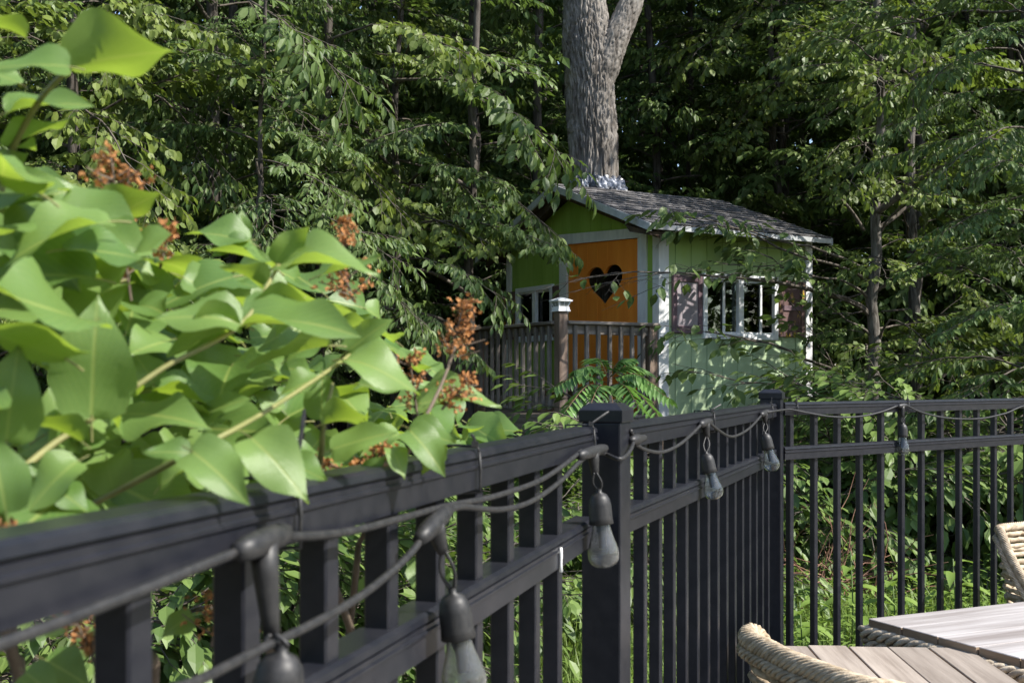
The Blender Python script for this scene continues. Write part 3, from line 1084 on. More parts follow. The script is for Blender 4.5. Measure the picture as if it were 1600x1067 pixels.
# fascia and rake boards
fz = 0.075
obj("eave_fascia", box_mesh("eave_fascia", -OVF - 0.02, RW_L + OVB + 0.02, -OVE - 0.022, -OVE - 0.001, roof_z(-OVE) - 0.048, roof_z(-OVE) + 0.004, 0.003), M['fascia'], house)
for y_e in (-OVE - 0.024, FW + OVE + 0.02):
    poly = [(RIDGE_Y, RIDGE_Z - 0.06), (y_e, roof_z(y_e) - 0.06), (y_e, roof_z(y_e) + 0.016), (RIDGE_Y, RIDGE_Z + 0.016)]
    obj("rake_board", prism_mesh("rake_board", poly, 'x', -OVF - 0.024, -OVF - 0.002), M['fascia'], house)
    obj("rake_board", prism_mesh("rake_board", poly, 'x', RW_L + OVB + 0.002, RW_L + OVB + 0.022), M['fascia'], house)
for x in (-0.2, 0.4, 1.0, 1.6):
    for ye in (-OVE + 0.02, FW + OVE - 0.02):
        poly = [(RIDGE_Y, RIDGE_Z - 0.13), (ye, roof_z(ye) - 0.13), (ye, roof_z(ye) - 0.046), (RIDGE_Y, RIDGE_Z - 0.046)]
        if x < 0:
            obj("rafter", prism_mesh("rafter", poly, 'x', x, x + 0.04), M['darkwood'], house)
# corner bracket of bare brown wood under the eave
obj("eave_block", prism_mesh("eave_block", [(-OVE + 0.01, 2.86), (0.10, 2.93), (0.18, 3.01), (-OVE + 0.01, 2.90)], 'x', -OVF + 0.01, -0.03), M['darkwood'], house)

# ------------------------------------------------------------------ PORCH
porch = thing("porch_deck", "weathered wooden porch with grey baluster railing in front of the orange door", "deck", HC, HROT)
PX = -1.163
PY1 = 3.3
DK = 1.12
nbd = 8
for i in range(nbd):
    w = (-0.03 - PX + 0.05) / nbd
    x0 = PX - 0.05 + i * w
    obj("deck_board", box_mesh("deck_board", x0 + 0.003, x0 + w - 0.003, -0.03, PY1, DK - 0.03, DK, 0.003), M['deckwood_h'], porch)
obj("rim_beam", box_mesh("rim_beam", PX - 0.02, PX + 0.03, -0.02, PY1, DK - 0.23, DK - 0.032, 0.004), M['deckwood_h'], porch)
obj("rim_beam", box_mesh("rim_beam", PX + 0.031, -0.03, -0.02, 0.03, DK - 0.23, DK - 0.032, 0.004), M['deckwood_h'], porch)
obj("fascia_board", box_mesh("fascia_board", PX - 0.045, PX - 0.021, -0.03, PY1, DK - 0.19, DK - 0.034, 0.003), M['deckwood_h'], porch)
for y in (0.03, 1.6, 3.2):
    obj("support_post", box_mesh("support_post", PX + 0.035, PX + 0.125, y, y + 0.09, -0.15, DK - 0.24), M['darkwood'], porch)
RT = 2.02
# posts
p1 = obj("post", box_mesh("post", PX - 0.0475, PX + 0.0475, -0.0475, 0.0475, DK - 0.22, 2.105, 0.004), M['postwood'], porch)
mb = MB()
for (r0, z0, z1, r1) in ((0.066, 2.106, 2.122, 0.066), (0.06, 2.122, 2.15, 0.06), (0.052, 2.15, 2.2, 0.07), (0.082, 2.2, 2.213, 0.082), (0.08, 2.213, 2.238, 0.018)):
    V = [(PX + a * r0, b * r0, z0) for a, b in ((-1, -1), (1, -1), (1, 1), (-1, 1))] + [(PX + a * r1, b * r1, z1) for a, b in ((-1, -1), (1, -1), (1, 1), (-1, 1))]
    mb.add(V, np.array([(0, 3, 2, 1), (4, 5, 6, 7), (0, 1, 5, 4), (1, 2, 6, 5), (2, 3, 7, 6), (3, 0, 4, 7)]))
cap = obj("post_cap", mb.mesh("post_cap", [M['vinyl']]), None, p1)
cap["label"] = "white lantern-shaped post cap"
for sx_, sy_ in ((-1, 0), (1, 0), (0, -1), (0, 1)):
    # dark lantern panes between white ribs
    r0, r1 = 0.0535, 0.0685
    t0, t1 = 0.043, 0.056
    def cp(s, r, t, z):
        return (PX + (sx_ * r if sx_ else s * t), (sy_ * r if sy_ else s * t), z)
    for a, b in ((-0.92, -0.06), (0.06, 0.92)):
        V = [cp(a, r0 + 0.0015, t0, 2.154), cp(b, r0 + 0.0015, t0, 2.154), cp(b, r1 + 0.0005, t1, 2.196), cp(a, r1 + 0.0005, t1, 2.196)]
        V += [tuple(np.array(v) - np.array((sx_ * 0.004, sy_ * 0.004, 0))) for v in V]
        mbp = MB()
        mbp.add(V, np.array([(0, 1, 2, 3), (7, 6, 5, 4), (0, 4, 5, 1), (1, 5, 6, 2), (2, 6, 7, 3), (3, 7, 4, 0)]))
        obj("cap_pane", mbp.mesh("cap_pane", [surface("lantern_pane", (0.16, 0.17, 0.16), (0.3, 0.31, 0.29), rough=0.2)] if "lantern_pane" not in bpy.data.materials else [bpy.data.materials["lantern_pane"]]), None, p1)
obj("post", box_mesh("post", -0.15, -0.055, -0.0475, 0.0475, DK - 0.2, 1.985, 0.004), M['postwood'], porch)
obj("post", box_mesh("post", PX - 0.0475, PX + 0.0475, 1.56, 1.655, DK - 0.22, 1.96, 0.004), M['postwood'], porch)
obj("post", box_mesh("post", PX - 0.0475, PX + 0.0475, PY1 - 0.1, PY1 - 0.005, DK - 0.22, 1.96, 0.004), M['postwood'], porch)
# right railing along x (house side flush with right wall)
xa, xb = PX + 0.049, -0.152
obj("handrail", box_mesh("handrail", xa, -0.04, -0.075, 0.06, RT - 0.032, RT, 0.006), M['railx'], porch)
obj("rail", box_mesh("rail", xa, xb, -0.0205, 0.0205, RT - 0.125, RT - 0.034, 0.004), M['railx'], porch)
obj("rail", box_mesh("rail", xa, xb, -0.02, 0.02, 1.19, 1.27, 0.004), M['railx'], porch)
bal_me = box_mesh("baluster", -0.018, 0.018, -0.018, 0.018, 0, 0.80, 0.003)
bal_me.materials.append(M['deckwood'])
for i in range(7):
    obj("baluster", bal_me, None, porch, loc=(xa + 0.085 + i * 0.133, -0.041, 1.18 + 0.004 * (i % 2)))
# left railing along y, in front
ya, yb = 0.049, PY1 - 0.101
obj("handrail", box_mesh("handrail", PX - 0.075, PX + 0.06, ya, yb, RT - 0.034, RT - 0.002, 0.006), M['deckwood_h'], porch)
for (a, b) in ((ya, 1.558), (1.657, yb)):
    obj("rail", box_mesh("rail", PX - 0.0205, PX + 0.0205, a, b, RT - 0.125, RT - 0.035, 0.004), M['deckwood_h'], porch)
    obj("rail", box_mesh("rail", PX - 0.0205, PX + 0.0205, a, b, 1.2, 1.30, 0.004), M['deckwood_h'], porch)
i = 0
y = ya + 0.09
while y < yb - 0.05:
    if not (1.53 < y < 1.69):
        obj("baluster", bal_me, None, porch, loc=(PX - 0.041, y, 1.175), rot=(random.uniform(-0.008, 0.008), 0, 0))
    y += 0.125
bench = thing("porch_bench", "low bare wood bench standing on the porch behind the balusters", "bench", HC + dR * (-0.55) + dL * 0.35 + Vector((0, 0, DK)), HROT)
obj("seat_plank", box_mesh("seat_plank", -0.14, 0.14, 0.0, 0.9, 0.22, 0.255, 0.004), M['deckwood_h'], bench)
for y in (0.06, 0.42, 0.8):
    obj("leg", box_mesh("leg", -0.12, 0.12, y, y + 0.06, 0.0, 0.219, 0.003), M['palewood'], bench)

# ------------------------------------------------------------------ BIG TREE through the roof
TZ = 13.5
TB = Vector(((928 - U0) / F * TZ, TZ, -0.1))
big = thing("large_tree", "thick grey furrowed trunk rising through the treehouse roof and forking above", "tree", TB)


def bark_tube(path, radii, sides, zscale, rng_seed, depth=0.042):
    """tube with real ridges and furrows"""
    pts = np.asarray([tuple(p) for p in path])
    V, Fs = tube(pts, radii, sides, cap=True)
    n = len(pts)
    ang = np.linspace(0, 2 * math.pi, sides, endpoint=False)
    out = V.copy().reshape(n, sides, 3)
    for i in range(n):
        s = i * zscale
        c = pts[i]
        for k in range(sides):
            a = ang[k]
            wx, wy = math.cos(a), math.sin(a)
            w1 = noise.noise(Vector((wx * 1.3, wy * 1.3, s * 1.2 + rng_seed))) * 0.3
            f1 = noise.noise(Vector((wx * 9 + w1 * 4, wy * 9 + w1 * 4, s * 1.5 + rng_seed)))
            f2 = noise.noise(Vector((wx * 19 + w1 * 5, wy * 19, s * 3.6 + 9 + rng_seed)))
            f3 = noise.noise(Vector((wx * 20, wy * 20, s * 16 + 3)))
            furrow = -max(0.0, 1 - abs(f1) * 5.5) * 0.9 - max(0.0, 1 - abs(f2) * 4.0) * 0.6
            lump = noise.noise(Vector((wx * 1.6, wy * 1.6, s * 0.9 + 5))) * 0.6
            d = depth * (furrow + 0.28 * f3 + lump)
            v = out[i, k]
            out[i, k] = v + (v - c) / max(1e-6, np.linalg.norm(v - c)) * d
    return out.reshape(-1, 3), Fs


hz = lambda v: CAM_H + (V0 - v) / F * TZ + 0.1
tpath = [(0.0, 0, 0), (0.0, 0, 1.5), (0.0, 0, hz(290)), (-0.035, 0, hz(170)), (-0.07, 0.0, hz(80)), (-0.115, 0.02, hz(0)), (-0.17, 0.06, hz(-150)), (-0.3, 0.2, 9.0), (-0.25, 0.5, 13.0)]
tp = smooth_path(tpath, 30)
zz = np.array([p.z for p in tp])
rad = np.interp(zz, [0, 1.5, hz(290), hz(170), hz(70), hz(0), hz(-150), 9, 13], [0.40, 0.33, 0.30, 0.284, 0.298, 0.256, 0.225, 0.16, 0.06])
V, Fs = bark_tube(tp, rad, 230, 0.0435, 2.0)
mb = MB()
mb.add(V, Fs)
obj("trunk", mb.mesh("trunk", [M['bigbark']], smooth=True), None, big)
bpath = [(0.02, -0.04, hz(165)), (0.11, -0.06, hz(110)), (0.22, -0.06, hz(70)), (0.36, -0.04, hz(30)), (0.50, 0.0, hz(-20)), (0.74, 0.1, hz(-150)), (1.3, 0.3, 8.8), (1.9, 0.4, 11.5)]
bp = smooth_path(bpath, 22)
zb = np.array([p.z for p in bp])
rb = np.interp(zb, [hz(165), hz(110), hz(60), hz(0), hz(-150), 8.8, 11.5], [0.10, 0.185, 0.165, 0.135, 0.12, 0.09, 0.04])
V, Fs = bark_tube(bp, rb, 90, 0.05, 8.0, depth=0.016)
mb = MB()
mb.add(V, Fs)
obj("limb", mb.mesh("limb", [M['bigbark']], smooth=True), None, big)
rg = np.random.default_rng(77)
for i in range(34):       # high crown
    z = rg.uniform(9.2, 12.8)
    src = tp if rg.random() < 0.55 else bp
    j = int(np.argmin([abs(p.z - z) for p in src]))
    add_limb(big, int(rg.integers(0, 6)), limb_matrix(src[j], rg.uniform(0, 6.28), rg.normal(0.25, 0.2), rg.normal(0, 0.2), rg.uniform(0.9, 1.35)))

# crumpled plastic collar at the roof
collar = MB()
cx, cy_ = TB.x, TB.y
nA, nR = 120, 12
Vc = []
for j in range(nR):
    t = j / (nR - 1)
    for k in range(nA):
        a = 2 * math.pi * k / nA
        rr_ = 0.30 + 0.13 * t
        pn = Vector((math.cos(a) * 5, math.sin(a) * 5, t * 2.2))
        cr = noise.noise(pn * 1.3) * 0.06 + noise.noise(pn * 3.1) * 0.035 + abs(noise.noise(pn * 2.2 + Vector((9, 2, 1)))) * 0.05
        x, y = cx + math.cos(a) * (rr_ + cr * 0.6), cy_ + math.sin(a) * (rr_ + cr * 0.6)
        loc = Matrix.Rotation(-HROT, 3, 'Z') @ (Vector((x, y, 0)) - HC)
        zr = roof_z(loc.y) + 0.035
        z = max(zr, (RIDGE_Z + 0.20) * (1 - t) + zr * t + cr * 0.9 * (1 - 0.6 * t))
        Vc.append((x, y, z))
ii = np.arange(nR - 1)[:, None] * nA
kk = np.arange(nA)[None]
collar.add(Vc, np.stack([ii + kk, ii + (kk + 1) % nA, ii + nA + (kk + 1) % nA, ii + nA + kk], -1).reshape(-1, 4))
co = obj("plastic_collar", collar.mesh("plastic_collar", [M['tarp']]))
co["label"] = "crumpled grey plastic sheet wrapped round the thick trunk on the roof"
co["category"] = "tarp"

# ------------------------------------------------------------------ FENCE
fence = thing("metal_fence", "black metal picket fence with two capped posts and a bend at the corner", "fence", (S2b.x, S2b.y, 0))
FO = Vector((S2b.x, S2b.y, 0))
RAIL_T = CAM_H - 0.0705


def rail_mesh(length, w=0.038, h=0.04):
    y, z = w / 2, 0.0
    prof = [(-y, 0.0), (-y, h * 0.50), (-y - 0.0022, h * 0.535), (-y - 0.0022, h * 0.60), (-y, h * 0.63), (-y, h * 0.72), (-y + 0.0025, h * 0.74), (-y + 0.0025, h * 0.77), (-y - 0.001, h * 0.80), (-y, h * 0.93), (-y + 0.004, h),
            (y - 0.004, h), (y, h * 0.93), (y, 0.0)]
    return prism_mesh("rail", prof, 'x', 0, length)


def fence_rail(a, d, t0, t1, ztop, h=0.04, w=0.038, name="rail"):
    a3 = Vector((a.x + d.x * t0, a.y + d.y * t0, ztop - h)) - FO
    o = obj(name, rail_mesh(t1 - t0, w, h), M['metal'], fence, loc=a3, rot=(0, 0, math.atan2(d.y, d.x)))
    return o


def pickets(a, d, ts, z0, z1, w):
    me_ = box_mesh("picket", -w / 2, w / 2, -w / 2, w / 2, z0, z1, 0.0018)
    me_.materials.append(M['metal'])
    for t in ts:
        p = Vector((a.x + d.x * t, a.y + d.y * t, 0)) - FO
        obj("picket", me_, None, fence, loc=p, rot=(0, 0, math.atan2(d.y, d.x)))


def fence_post(p, d, ztop, s=0.0635):
    ro = math.atan2(d.y, d.x)
    po = obj("post", box_mesh("post", -s / 2, s / 2, -s / 2, s / 2, 0.0, ztop - 0.03, 0.003, 2), M['metal'], fence, loc=Vector((p.x, p.y, 0)) - FO, rot=(0, 0, ro))
    c = s / 2 + 0.0035
    mbc = MB()
    rings = [(c - 0.001, -0.030), (c, -0.028), (c, -0.011), (c - 0.002, -0.009), (c - 0.013, 0.0)]
    Vp, Fp = [], []
    for r_, z_ in rings:
        Vp += [(a_ * r_, b_ * r_, ztop + z_) for a_, b_ in ((-1, -1), (1, -1), (1, 1), (-1, 1))]
    for j in range(len(rings) - 1):
        for k in range(4):
            Fp.append((j * 4 + k, j * 4 + (k + 1) % 4, j * 4 + 4 + (k + 1) % 4, j * 4 + 4 + k))
    Fp += [(3, 2, 1, 0), tuple(len(rings) * 4 - 4 + k for k in range(4))]
    mbc.add(Vp, np.array(Fp))
    obj("post_cap", mbc.mesh("post_cap", [M['metal']]), None, po)


S1c = S1b + Vector((-S1d.y, S1d.x)) * 0.019      # centre line of the first section
LOWT = RAIL_T - 0.138
# first section (camera's left), t measured back from the post
fence_rail(S1c, S1d, -2.3, 0.015, RAIL_T)
fence_rail(S1c, S1d, -2.3, 0.015, LOWT)
fence_rail(S1c, S1d, -2.3, 0.015, 0.16)
ts = []
yv = 1.574
while yv > -0.4:
    ts.append((yv - S1c.y) / S1d.y)
    yv -= 0.1185
pickets(S1c, S1d, ts, 0.06, RAIL_T - 0.02, 0.023)
# second section
fence_rail(S2a, S2d, 0.034, 1.845 - 0.034, RAIL_T + 0.001)
fence_rail(S2a, S2d, 0.034, 1.845 - 0.034, LOWT)
fence_rail(S2a, S2d, 0.034, 1.845 - 0.034, 0.16)
pickets(S2a, S2d, [0.10 + i * 0.1155 for i in range(15)], 0.06, RAIL_T - 0.02, 0.021)
# third section
fence_rail(S2b, S3d, 0.04, 2.75, RAIL_T + 0.004)
fence_rail(S2b, S3d, 0.04, 2.75, LOWT + 0.004)
fence_rail(S2b, S3d, 0.04, 2.75, 0.16)
pickets(S2b, S3d, [0.0863 + i * 0.1208 for i in range(22)], 0.06, RAIL_T - 0.02, 0.019)
fence_post(S2a, S2d, CAM_H - 0.035)
fence_post(S2b, S2d, CAM_H - 0.026)
fence_post(S3b + S3d * 0.04, S3d, CAM_H - 0.03)
fence_post(S1c - S1d * 2.34, S1d, CAM_H - 0.035)


def fence_pt(u, v, sec, off):
    """point where the sight line of pixel (u,v) meets the plane `off` metres in front of a fence section's centre line"""
    a, d = {1: (S1c, S1d), 2: (S2a, S2d), 3: (S2b, S3d)}[sec]
    nrm = Vector((d.y, -d.x))
    a = a + nrm * off
    k = (u - U0) / F
    # a.x + d.x t = k (a.y + d.y t)
    t = (k * a.y - a.x) / (d.x - k * d.y)
    Y = a.y + d.y * t
    return P(u, v, Y)


# white run on the lower rail
mb = MB()
pp = [fence_pt(876.5, v, 1, 0.0215) for v in (855, 865, 880, 893)]
V, Fs = tube([p - FO for p in pp], [0.002, 0.0025, 0.0018, 0.0028], 6)
mb.add(V, Fs)
obj("paint_run", mb.mesh("paint_run", [M['bead']], smooth=True), None, fence)

# ------------------------------------------------------------------ STRING LIGHTS
sl_o = fence_pt(937, 768, 1, 0.04)
lights = thing("string_light", "black cord of pear-shaped clear bulbs strung along the dark fence rail", "string light", sl_o)


def cord(pix, r=0.0032, name="cord"):
    pts = [fence_pt(u, v, s_, o_) for (u, v, s_, o_) in pix]
    sp = smooth_path([p - sl_o for p in pts], 8)
    V, Fs = tube(sp, r, 8)
    mb_ = MB()
    mb_.add(V, Fs)
    return obj(name, mb_.mesh(name, [M['rubber']], smooth=True), None, lights)


cord([(-60, 1030, 1, 0.03), (0, 1006, 1, 0.03), (90, 973, 1, 0.03), (200, 931, 1, 0.03), (300, 890, 1, 0.03), (385, 856, 1, 0.03)], 0.0032)
cord([(440, 838, 1, 0.028), (500, 836, 1, 0.028), (560, 827, 1, 0.028), (640, 806, 1, 0.027), (700, 790, 1, 0.026), (770, 776, 1, 0.028), (840, 752, 1, 0.028), (880, 727, 1, 0.028), (908, 704, 1, 0.026)])
cord([(230, 1090, 1, 0.05), (310, 1062, 1, 0.045), (400, 1017, 1, 0.04), (500, 968, 1, 0.04), (570, 926, 1, 0.036), (630, 876, 1, 0.034), (664, 836, 1, 0.032)])
cord([(690, 806, 1, 0.03), (720, 792, 1, 0.029), (780, 796, 1, 0.031), (830, 783, 1, 0.031), (875, 752, 1, 0.031), (905, 722, 1, 0.03), (925, 708, 1, 0.03), (945, 709, 1, 0.035), (968, 717, 2, 0.05), (984, 705, 2, 0.045), (990, 686, 2, 0.036), (985, 672, 2, 0.034)])
cord([(993, 694, 2, 0.03), (1010, 703, 2, 0.03), (1035, 706, 2, 0.03), (1062, 694, 2, 0.03), (1085, 674, 2, 0.028), (1098, 660, 2, 0.026)])
cord([(1106, 658, 2, 0.026), (1120, 670, 2, 0.028), (1138, 681, 2, 0.03), (1152, 680, 2, 0.03), (1172, 668, 2, 0.029), (1192, 646, 2, 0.027)])
cord([(1198, 644, 2, 0.034), (1212, 642, 2, 0.05), (1226, 640, 3, 0.05), (1238, 640, 3, 0.028), (1262, 645, 3, 0.027), (1300, 651, 3, 0.03), (1340, 651, 3, 0.03), (1375, 644, 3, 0.029), (1402, 634, 3, 0.027)])
cord([(1416, 633, 3, 0.027), (1440, 644, 3, 0.029), (1480, 653, 3, 0.03), (1530, 654, 3, 0.03), (1570, 646, 3, 0.029), (1612, 633, 3, 0.027), (1680, 650, 3, 0.03)])


def connector(a, b, c):
    """moulded tee: arm a-b along the cord, leg down to c (points relative to the string's origin)"""
    a, b, c = Vector(a), Vector(b), Vector(c)
    mid = (a + b) / 2
    mb_ = MB()
    ra = min(0.0082, (b - a).length * 0.24)
    for pts, rr_ in (([a, a * 0.8 + b * 0.2, mid, a * 0.2 + b * 0.8, b], [ra * 0.75, ra, ra * 1.1, ra, ra * 0.75]), ([mid, mid * 0.65 + c * 0.35, mid * 0.3 + c * 0.7, c], [ra * 1.15, ra * 1.0, ra * 0.8, ra * 0.62])):
        V, Fs = tube(pts, rr_, 8)
        mb_.add(V, Fs)
    return obj("connector", mb_.mesh("connector", [M['rubber']], smooth=True), None, lights)


def bulb(u, v, sec, off, tilt=(0, 0), wet=False, s=1.0, leg_from=None):
    top = fence_pt(u, v, sec, off) - sl_o
    mt = Matrix.Translation(top) @ Matrix.Rotation(tilt[0], 4, 'Y') @ Matrix.Rotation(tilt[1], 4, 'X') @ Matrix.Diagonal((s, s, s, 1))
    mb_ = MB()
    V, Fs = lathe_vf([(0.0045, 0.006), (0.0045, 0.0), (0.011, -0.003), (0.0155, -0.010), (0.0175, -0.020), (0.0182, -0.040), (0.0192, -0.049), (0.0165, -0.0495), (0.0, -0.0495)], 20)
    mb_.add(V, Fs)
    so = obj("socket", mb_.mesh("socket", [M['rubber']], smooth=True), None, lights, matrix=mt)
    mb_ = MB()
    outer = [(0.0135, -0.050), (0.0142, -0.056), (0.0165, -0.066), (0.0205, -0.078), (0.0235, -0.088), (0.0245, -0.096), (0.0235, -0.104), (0.0195, -0.111), (0.0125, -0.1155), (0.006, -0.117), (0.0004, -0.1174)]
    inner = [(max(r_ - 0.0009, 0.0002), z_ + (0.0009 if z_ < -0.1 else 0)) for r_, z_ in outer][::-1]
    V, Fs = lathe_vf(outer + inner, 28)
    mb_.add(V, Fs[:, ::-1])
    gb = obj("glass_bulb", mb_.mesh("glass_bulb", [M['bulb_wet' if wet else 'bulb']], smooth=True), None, lights, matrix=mt)
    mb_ = MB()
    V, Fs = lathe_vf([(0.0, -0.0497), (0.009, -0.0497), (0.008, -0.060), (0.0062, -0.064), (0.0062, -0.086), (0.0, -0.088)], 10)
    mb_.add(V, Fs)
    obj("led_core", mb_.mesh("led_core", [M['led']], smooth=True), None, gb)
    if leg_from is not None:
        a = fence_pt(*leg_from) - sl_o
        for dx in (-0.0025, 0.0025):
            w_ = MB()
            mid = (a + top) / 2 + Vector((dx * 2.5, -0.002, 0))
            V, Fs = tube(smooth_path([a + Vector((dx * 0.6, 0, 0)), mid, top + Vector((dx * 0.5, 0, 0.002))], 5), 0.0017, 6)
            w_.add(V, Fs)
            obj("lead", w_.mesh("lead", [M['rubber']], smooth=True), None, lights)
    return so


def fp(u, v, s_, o_):
    return fence_pt(u, v, s_, o_) - sl_o


connector(fp(372, 862, 1, 0.033), fp(446, 832, 1, 0.03), fp(425, 1000, 1, 0.036))
bulb(440, 1018, 1, 0.045, (0.1, 0), s=0.9, leg_from=(426, 990, 1, 0.04))
connector(fp(655, 842, 1, 0.033), fp(700, 796, 1, 0.03), fp(692, 862, 1, 0.034))
bulb(707, 926, 1, 0.040, (-0.13, 0.05), wet=True, s=0.84, leg_from=(692, 858, 1, 0.035))
connector(fp(905, 712, 1, 0.03), fp(945, 700, 1, 0.033), fp(930, 742, 1, 0.035))
bulb(936, 769, 1, 0.040, (-0.07, 0), wet=True, s=0.94, leg_from=(930, 738, 1, 0.036))
connector(fp(1094, 663, 2, 0.027), fp(1110, 658, 2, 0.027), fp(1105, 684, 2, 0.029))
bulb(1103, 708, 2, 0.032, (-0.2, 0), s=0.84, leg_from=(1104, 682, 2, 0.029))
connector(fp(1189, 648, 2, 0.028), fp(1200, 643, 2, 0.028), fp(1196, 660, 2, 0.03))
bulb(1195, 677, 2, 0.032, (-0.22, 0), s=0.92, leg_from=(1196, 660, 2, 0.03))
connector(fp(1403, 635, 3, 0.027), fp(1416, 633, 3, 0.027), fp(1410, 652, 3, 0.03))
bulb(1410.5, 662, 3, 0.032, (0, 0), s=0.92, leg_from=(1410, 650, 3, 0.03))
# plug that joins the two strings at the post
mb = MB()
a, b = fp(986, 688, 2, 0.036), fp(1006, 684, 2, 0.033)
V, Fs = tube([a, a * 0.9 + b * 0.1, a * 0.5 + b * 0.5, a * 0.45 + b * 0.55, b], [0.004, 0.008, 0.009, 0.0065, 0.006], 10)
mb.add(V, Fs)
obj("plug", mb.mesh("plug", [M['rubber']], smooth=True), None, lights)


def cable_tie(u, sec, label, tail, hgt=0.05, cordv=None):
    """loop round the rail with a sticking-out tail"""
    a, d = {1: (S1c, S1d), 2: (S2a, S2d), 3: (S2b, S3d)}[sec]
    base = fence_pt(u, 700, sec, 0.0)
    d3, n3 = Vector((d.x, d.y, 0)), Vector((d.y, -d.x, 0))
    c = Vector((base.x, base.y, RAIL_T))
    loop = []
    for (o_, z_) in ((0.0225, -0.002), (0.024, -0.02), (0.0235, -0.042), (0.0, -0.0445), (-0.0225, -0.042), (-0.0225, -0.02), (-0.021, 0.0035), (0.0, 0.0045), (0.0205, 0.0035), (0.0225, -0.002)):
        loop.append(c + n3 * o_ + Vector((0, 0, z_)))
    o = thing("cable_tie", label, "cable tie", c, 0, "cable ties on the fence rail")
    mb_ = MB()
    V, Fs = tube([p - c for p in loop], 0.0016, 5)
    mb_.add(V, Fs)
    obj("strap", mb_.mesh("strap", [M['rubber']], smooth=True), None, o)
    mb_ = MB()
    s_ = c + n3 * 0.018 + Vector((0, 0, 0.006))
    V, Fs = tube(smooth_path([s_ - c, s_ - c + Vector(tail) * 0.55 + Vector((0.001, 0, 0.001)), s_ - c + Vector(tail)], 3), [0.0017] * 6 + [0.0011], 5)
    mb_.add(V, Fs)
    V, Fq = box_vf(-0.0035, 0.0035, -0.0035, 0.0035, -0.003, 0.003)
    mb_.add(np.array(V) + np.array(tuple(s_ - c)), Fq)
    obj("tail", mb_.mesh("tail", [M['rubber']]), None, o)


cable_tie(420, 1, "black cable tie at the first blurred connector, its tail pointing straight up", (0.006, 0.01, 0.045))
cable_tie(716, 1, "black cable tie under the drooping lilac leaf on the rail", (-0.004, 0.0, 0.01))
cable_tie(905, 1, "black cable tie beside the first capped post with a long slanting tail", (0.028, 0.015, 0.018))
cable_tie(1100, 2, "black cable tie between the two capped posts with a thin slanting tail", (0.022, 0.012, 0.012))
cable_tie(1195, 2, "black cable tie just before the corner post", (0.002, 0.0, 0.016))
cable_tie(1237, 3, "black cable tie just past the corner post", (0.0, 0.003, 0.012))
cable_tie(1411, 3, "black cable tie above the bulb on the far fence section", (0.0, 0.002, 0.014))

# ------------------------------------------------------------------ TABLES AND CHAIRS
def braid(path, rad, strand_r, turns_per_m, nstr=3, flat=1.0):
    """list of strand meshes twisted round a path"""
    sp = np.asarray([tuple(p) for p in path], float)
    seg = np.linalg.norm(np.diff(sp, axis=0), axis=1)
    cum = np.concatenate([[0], np.cumsum(seg)])
    L = cum[-1]
    n = max(8, int(L * turns_per_m * 12))
    s = np.linspace(0, L, n)
    c = np.stack([np.interp(s, cum, sp[:, i]) for i in range(3)], -1)
    tan = norm(np.gradient(c, axis=0))
    up = np.array([0, 0, 1.0])
    a = norm(np.cross(tan, up))
    b = np.cross(a, tan)
    out = []
    for k in range(nstr):
        ph = 2 * math.pi * (s * turns_per_m + k / nstr)
        pts = c + rad * (np.cos(ph)[:, None] * a + flat * np.sin(ph)[:, None] * b)
        mb_ = MB()
        V, Fs = tube(pts, strand_r, 6)
        mb_.add(V, Fs)
        out.append(mb_)
    return out


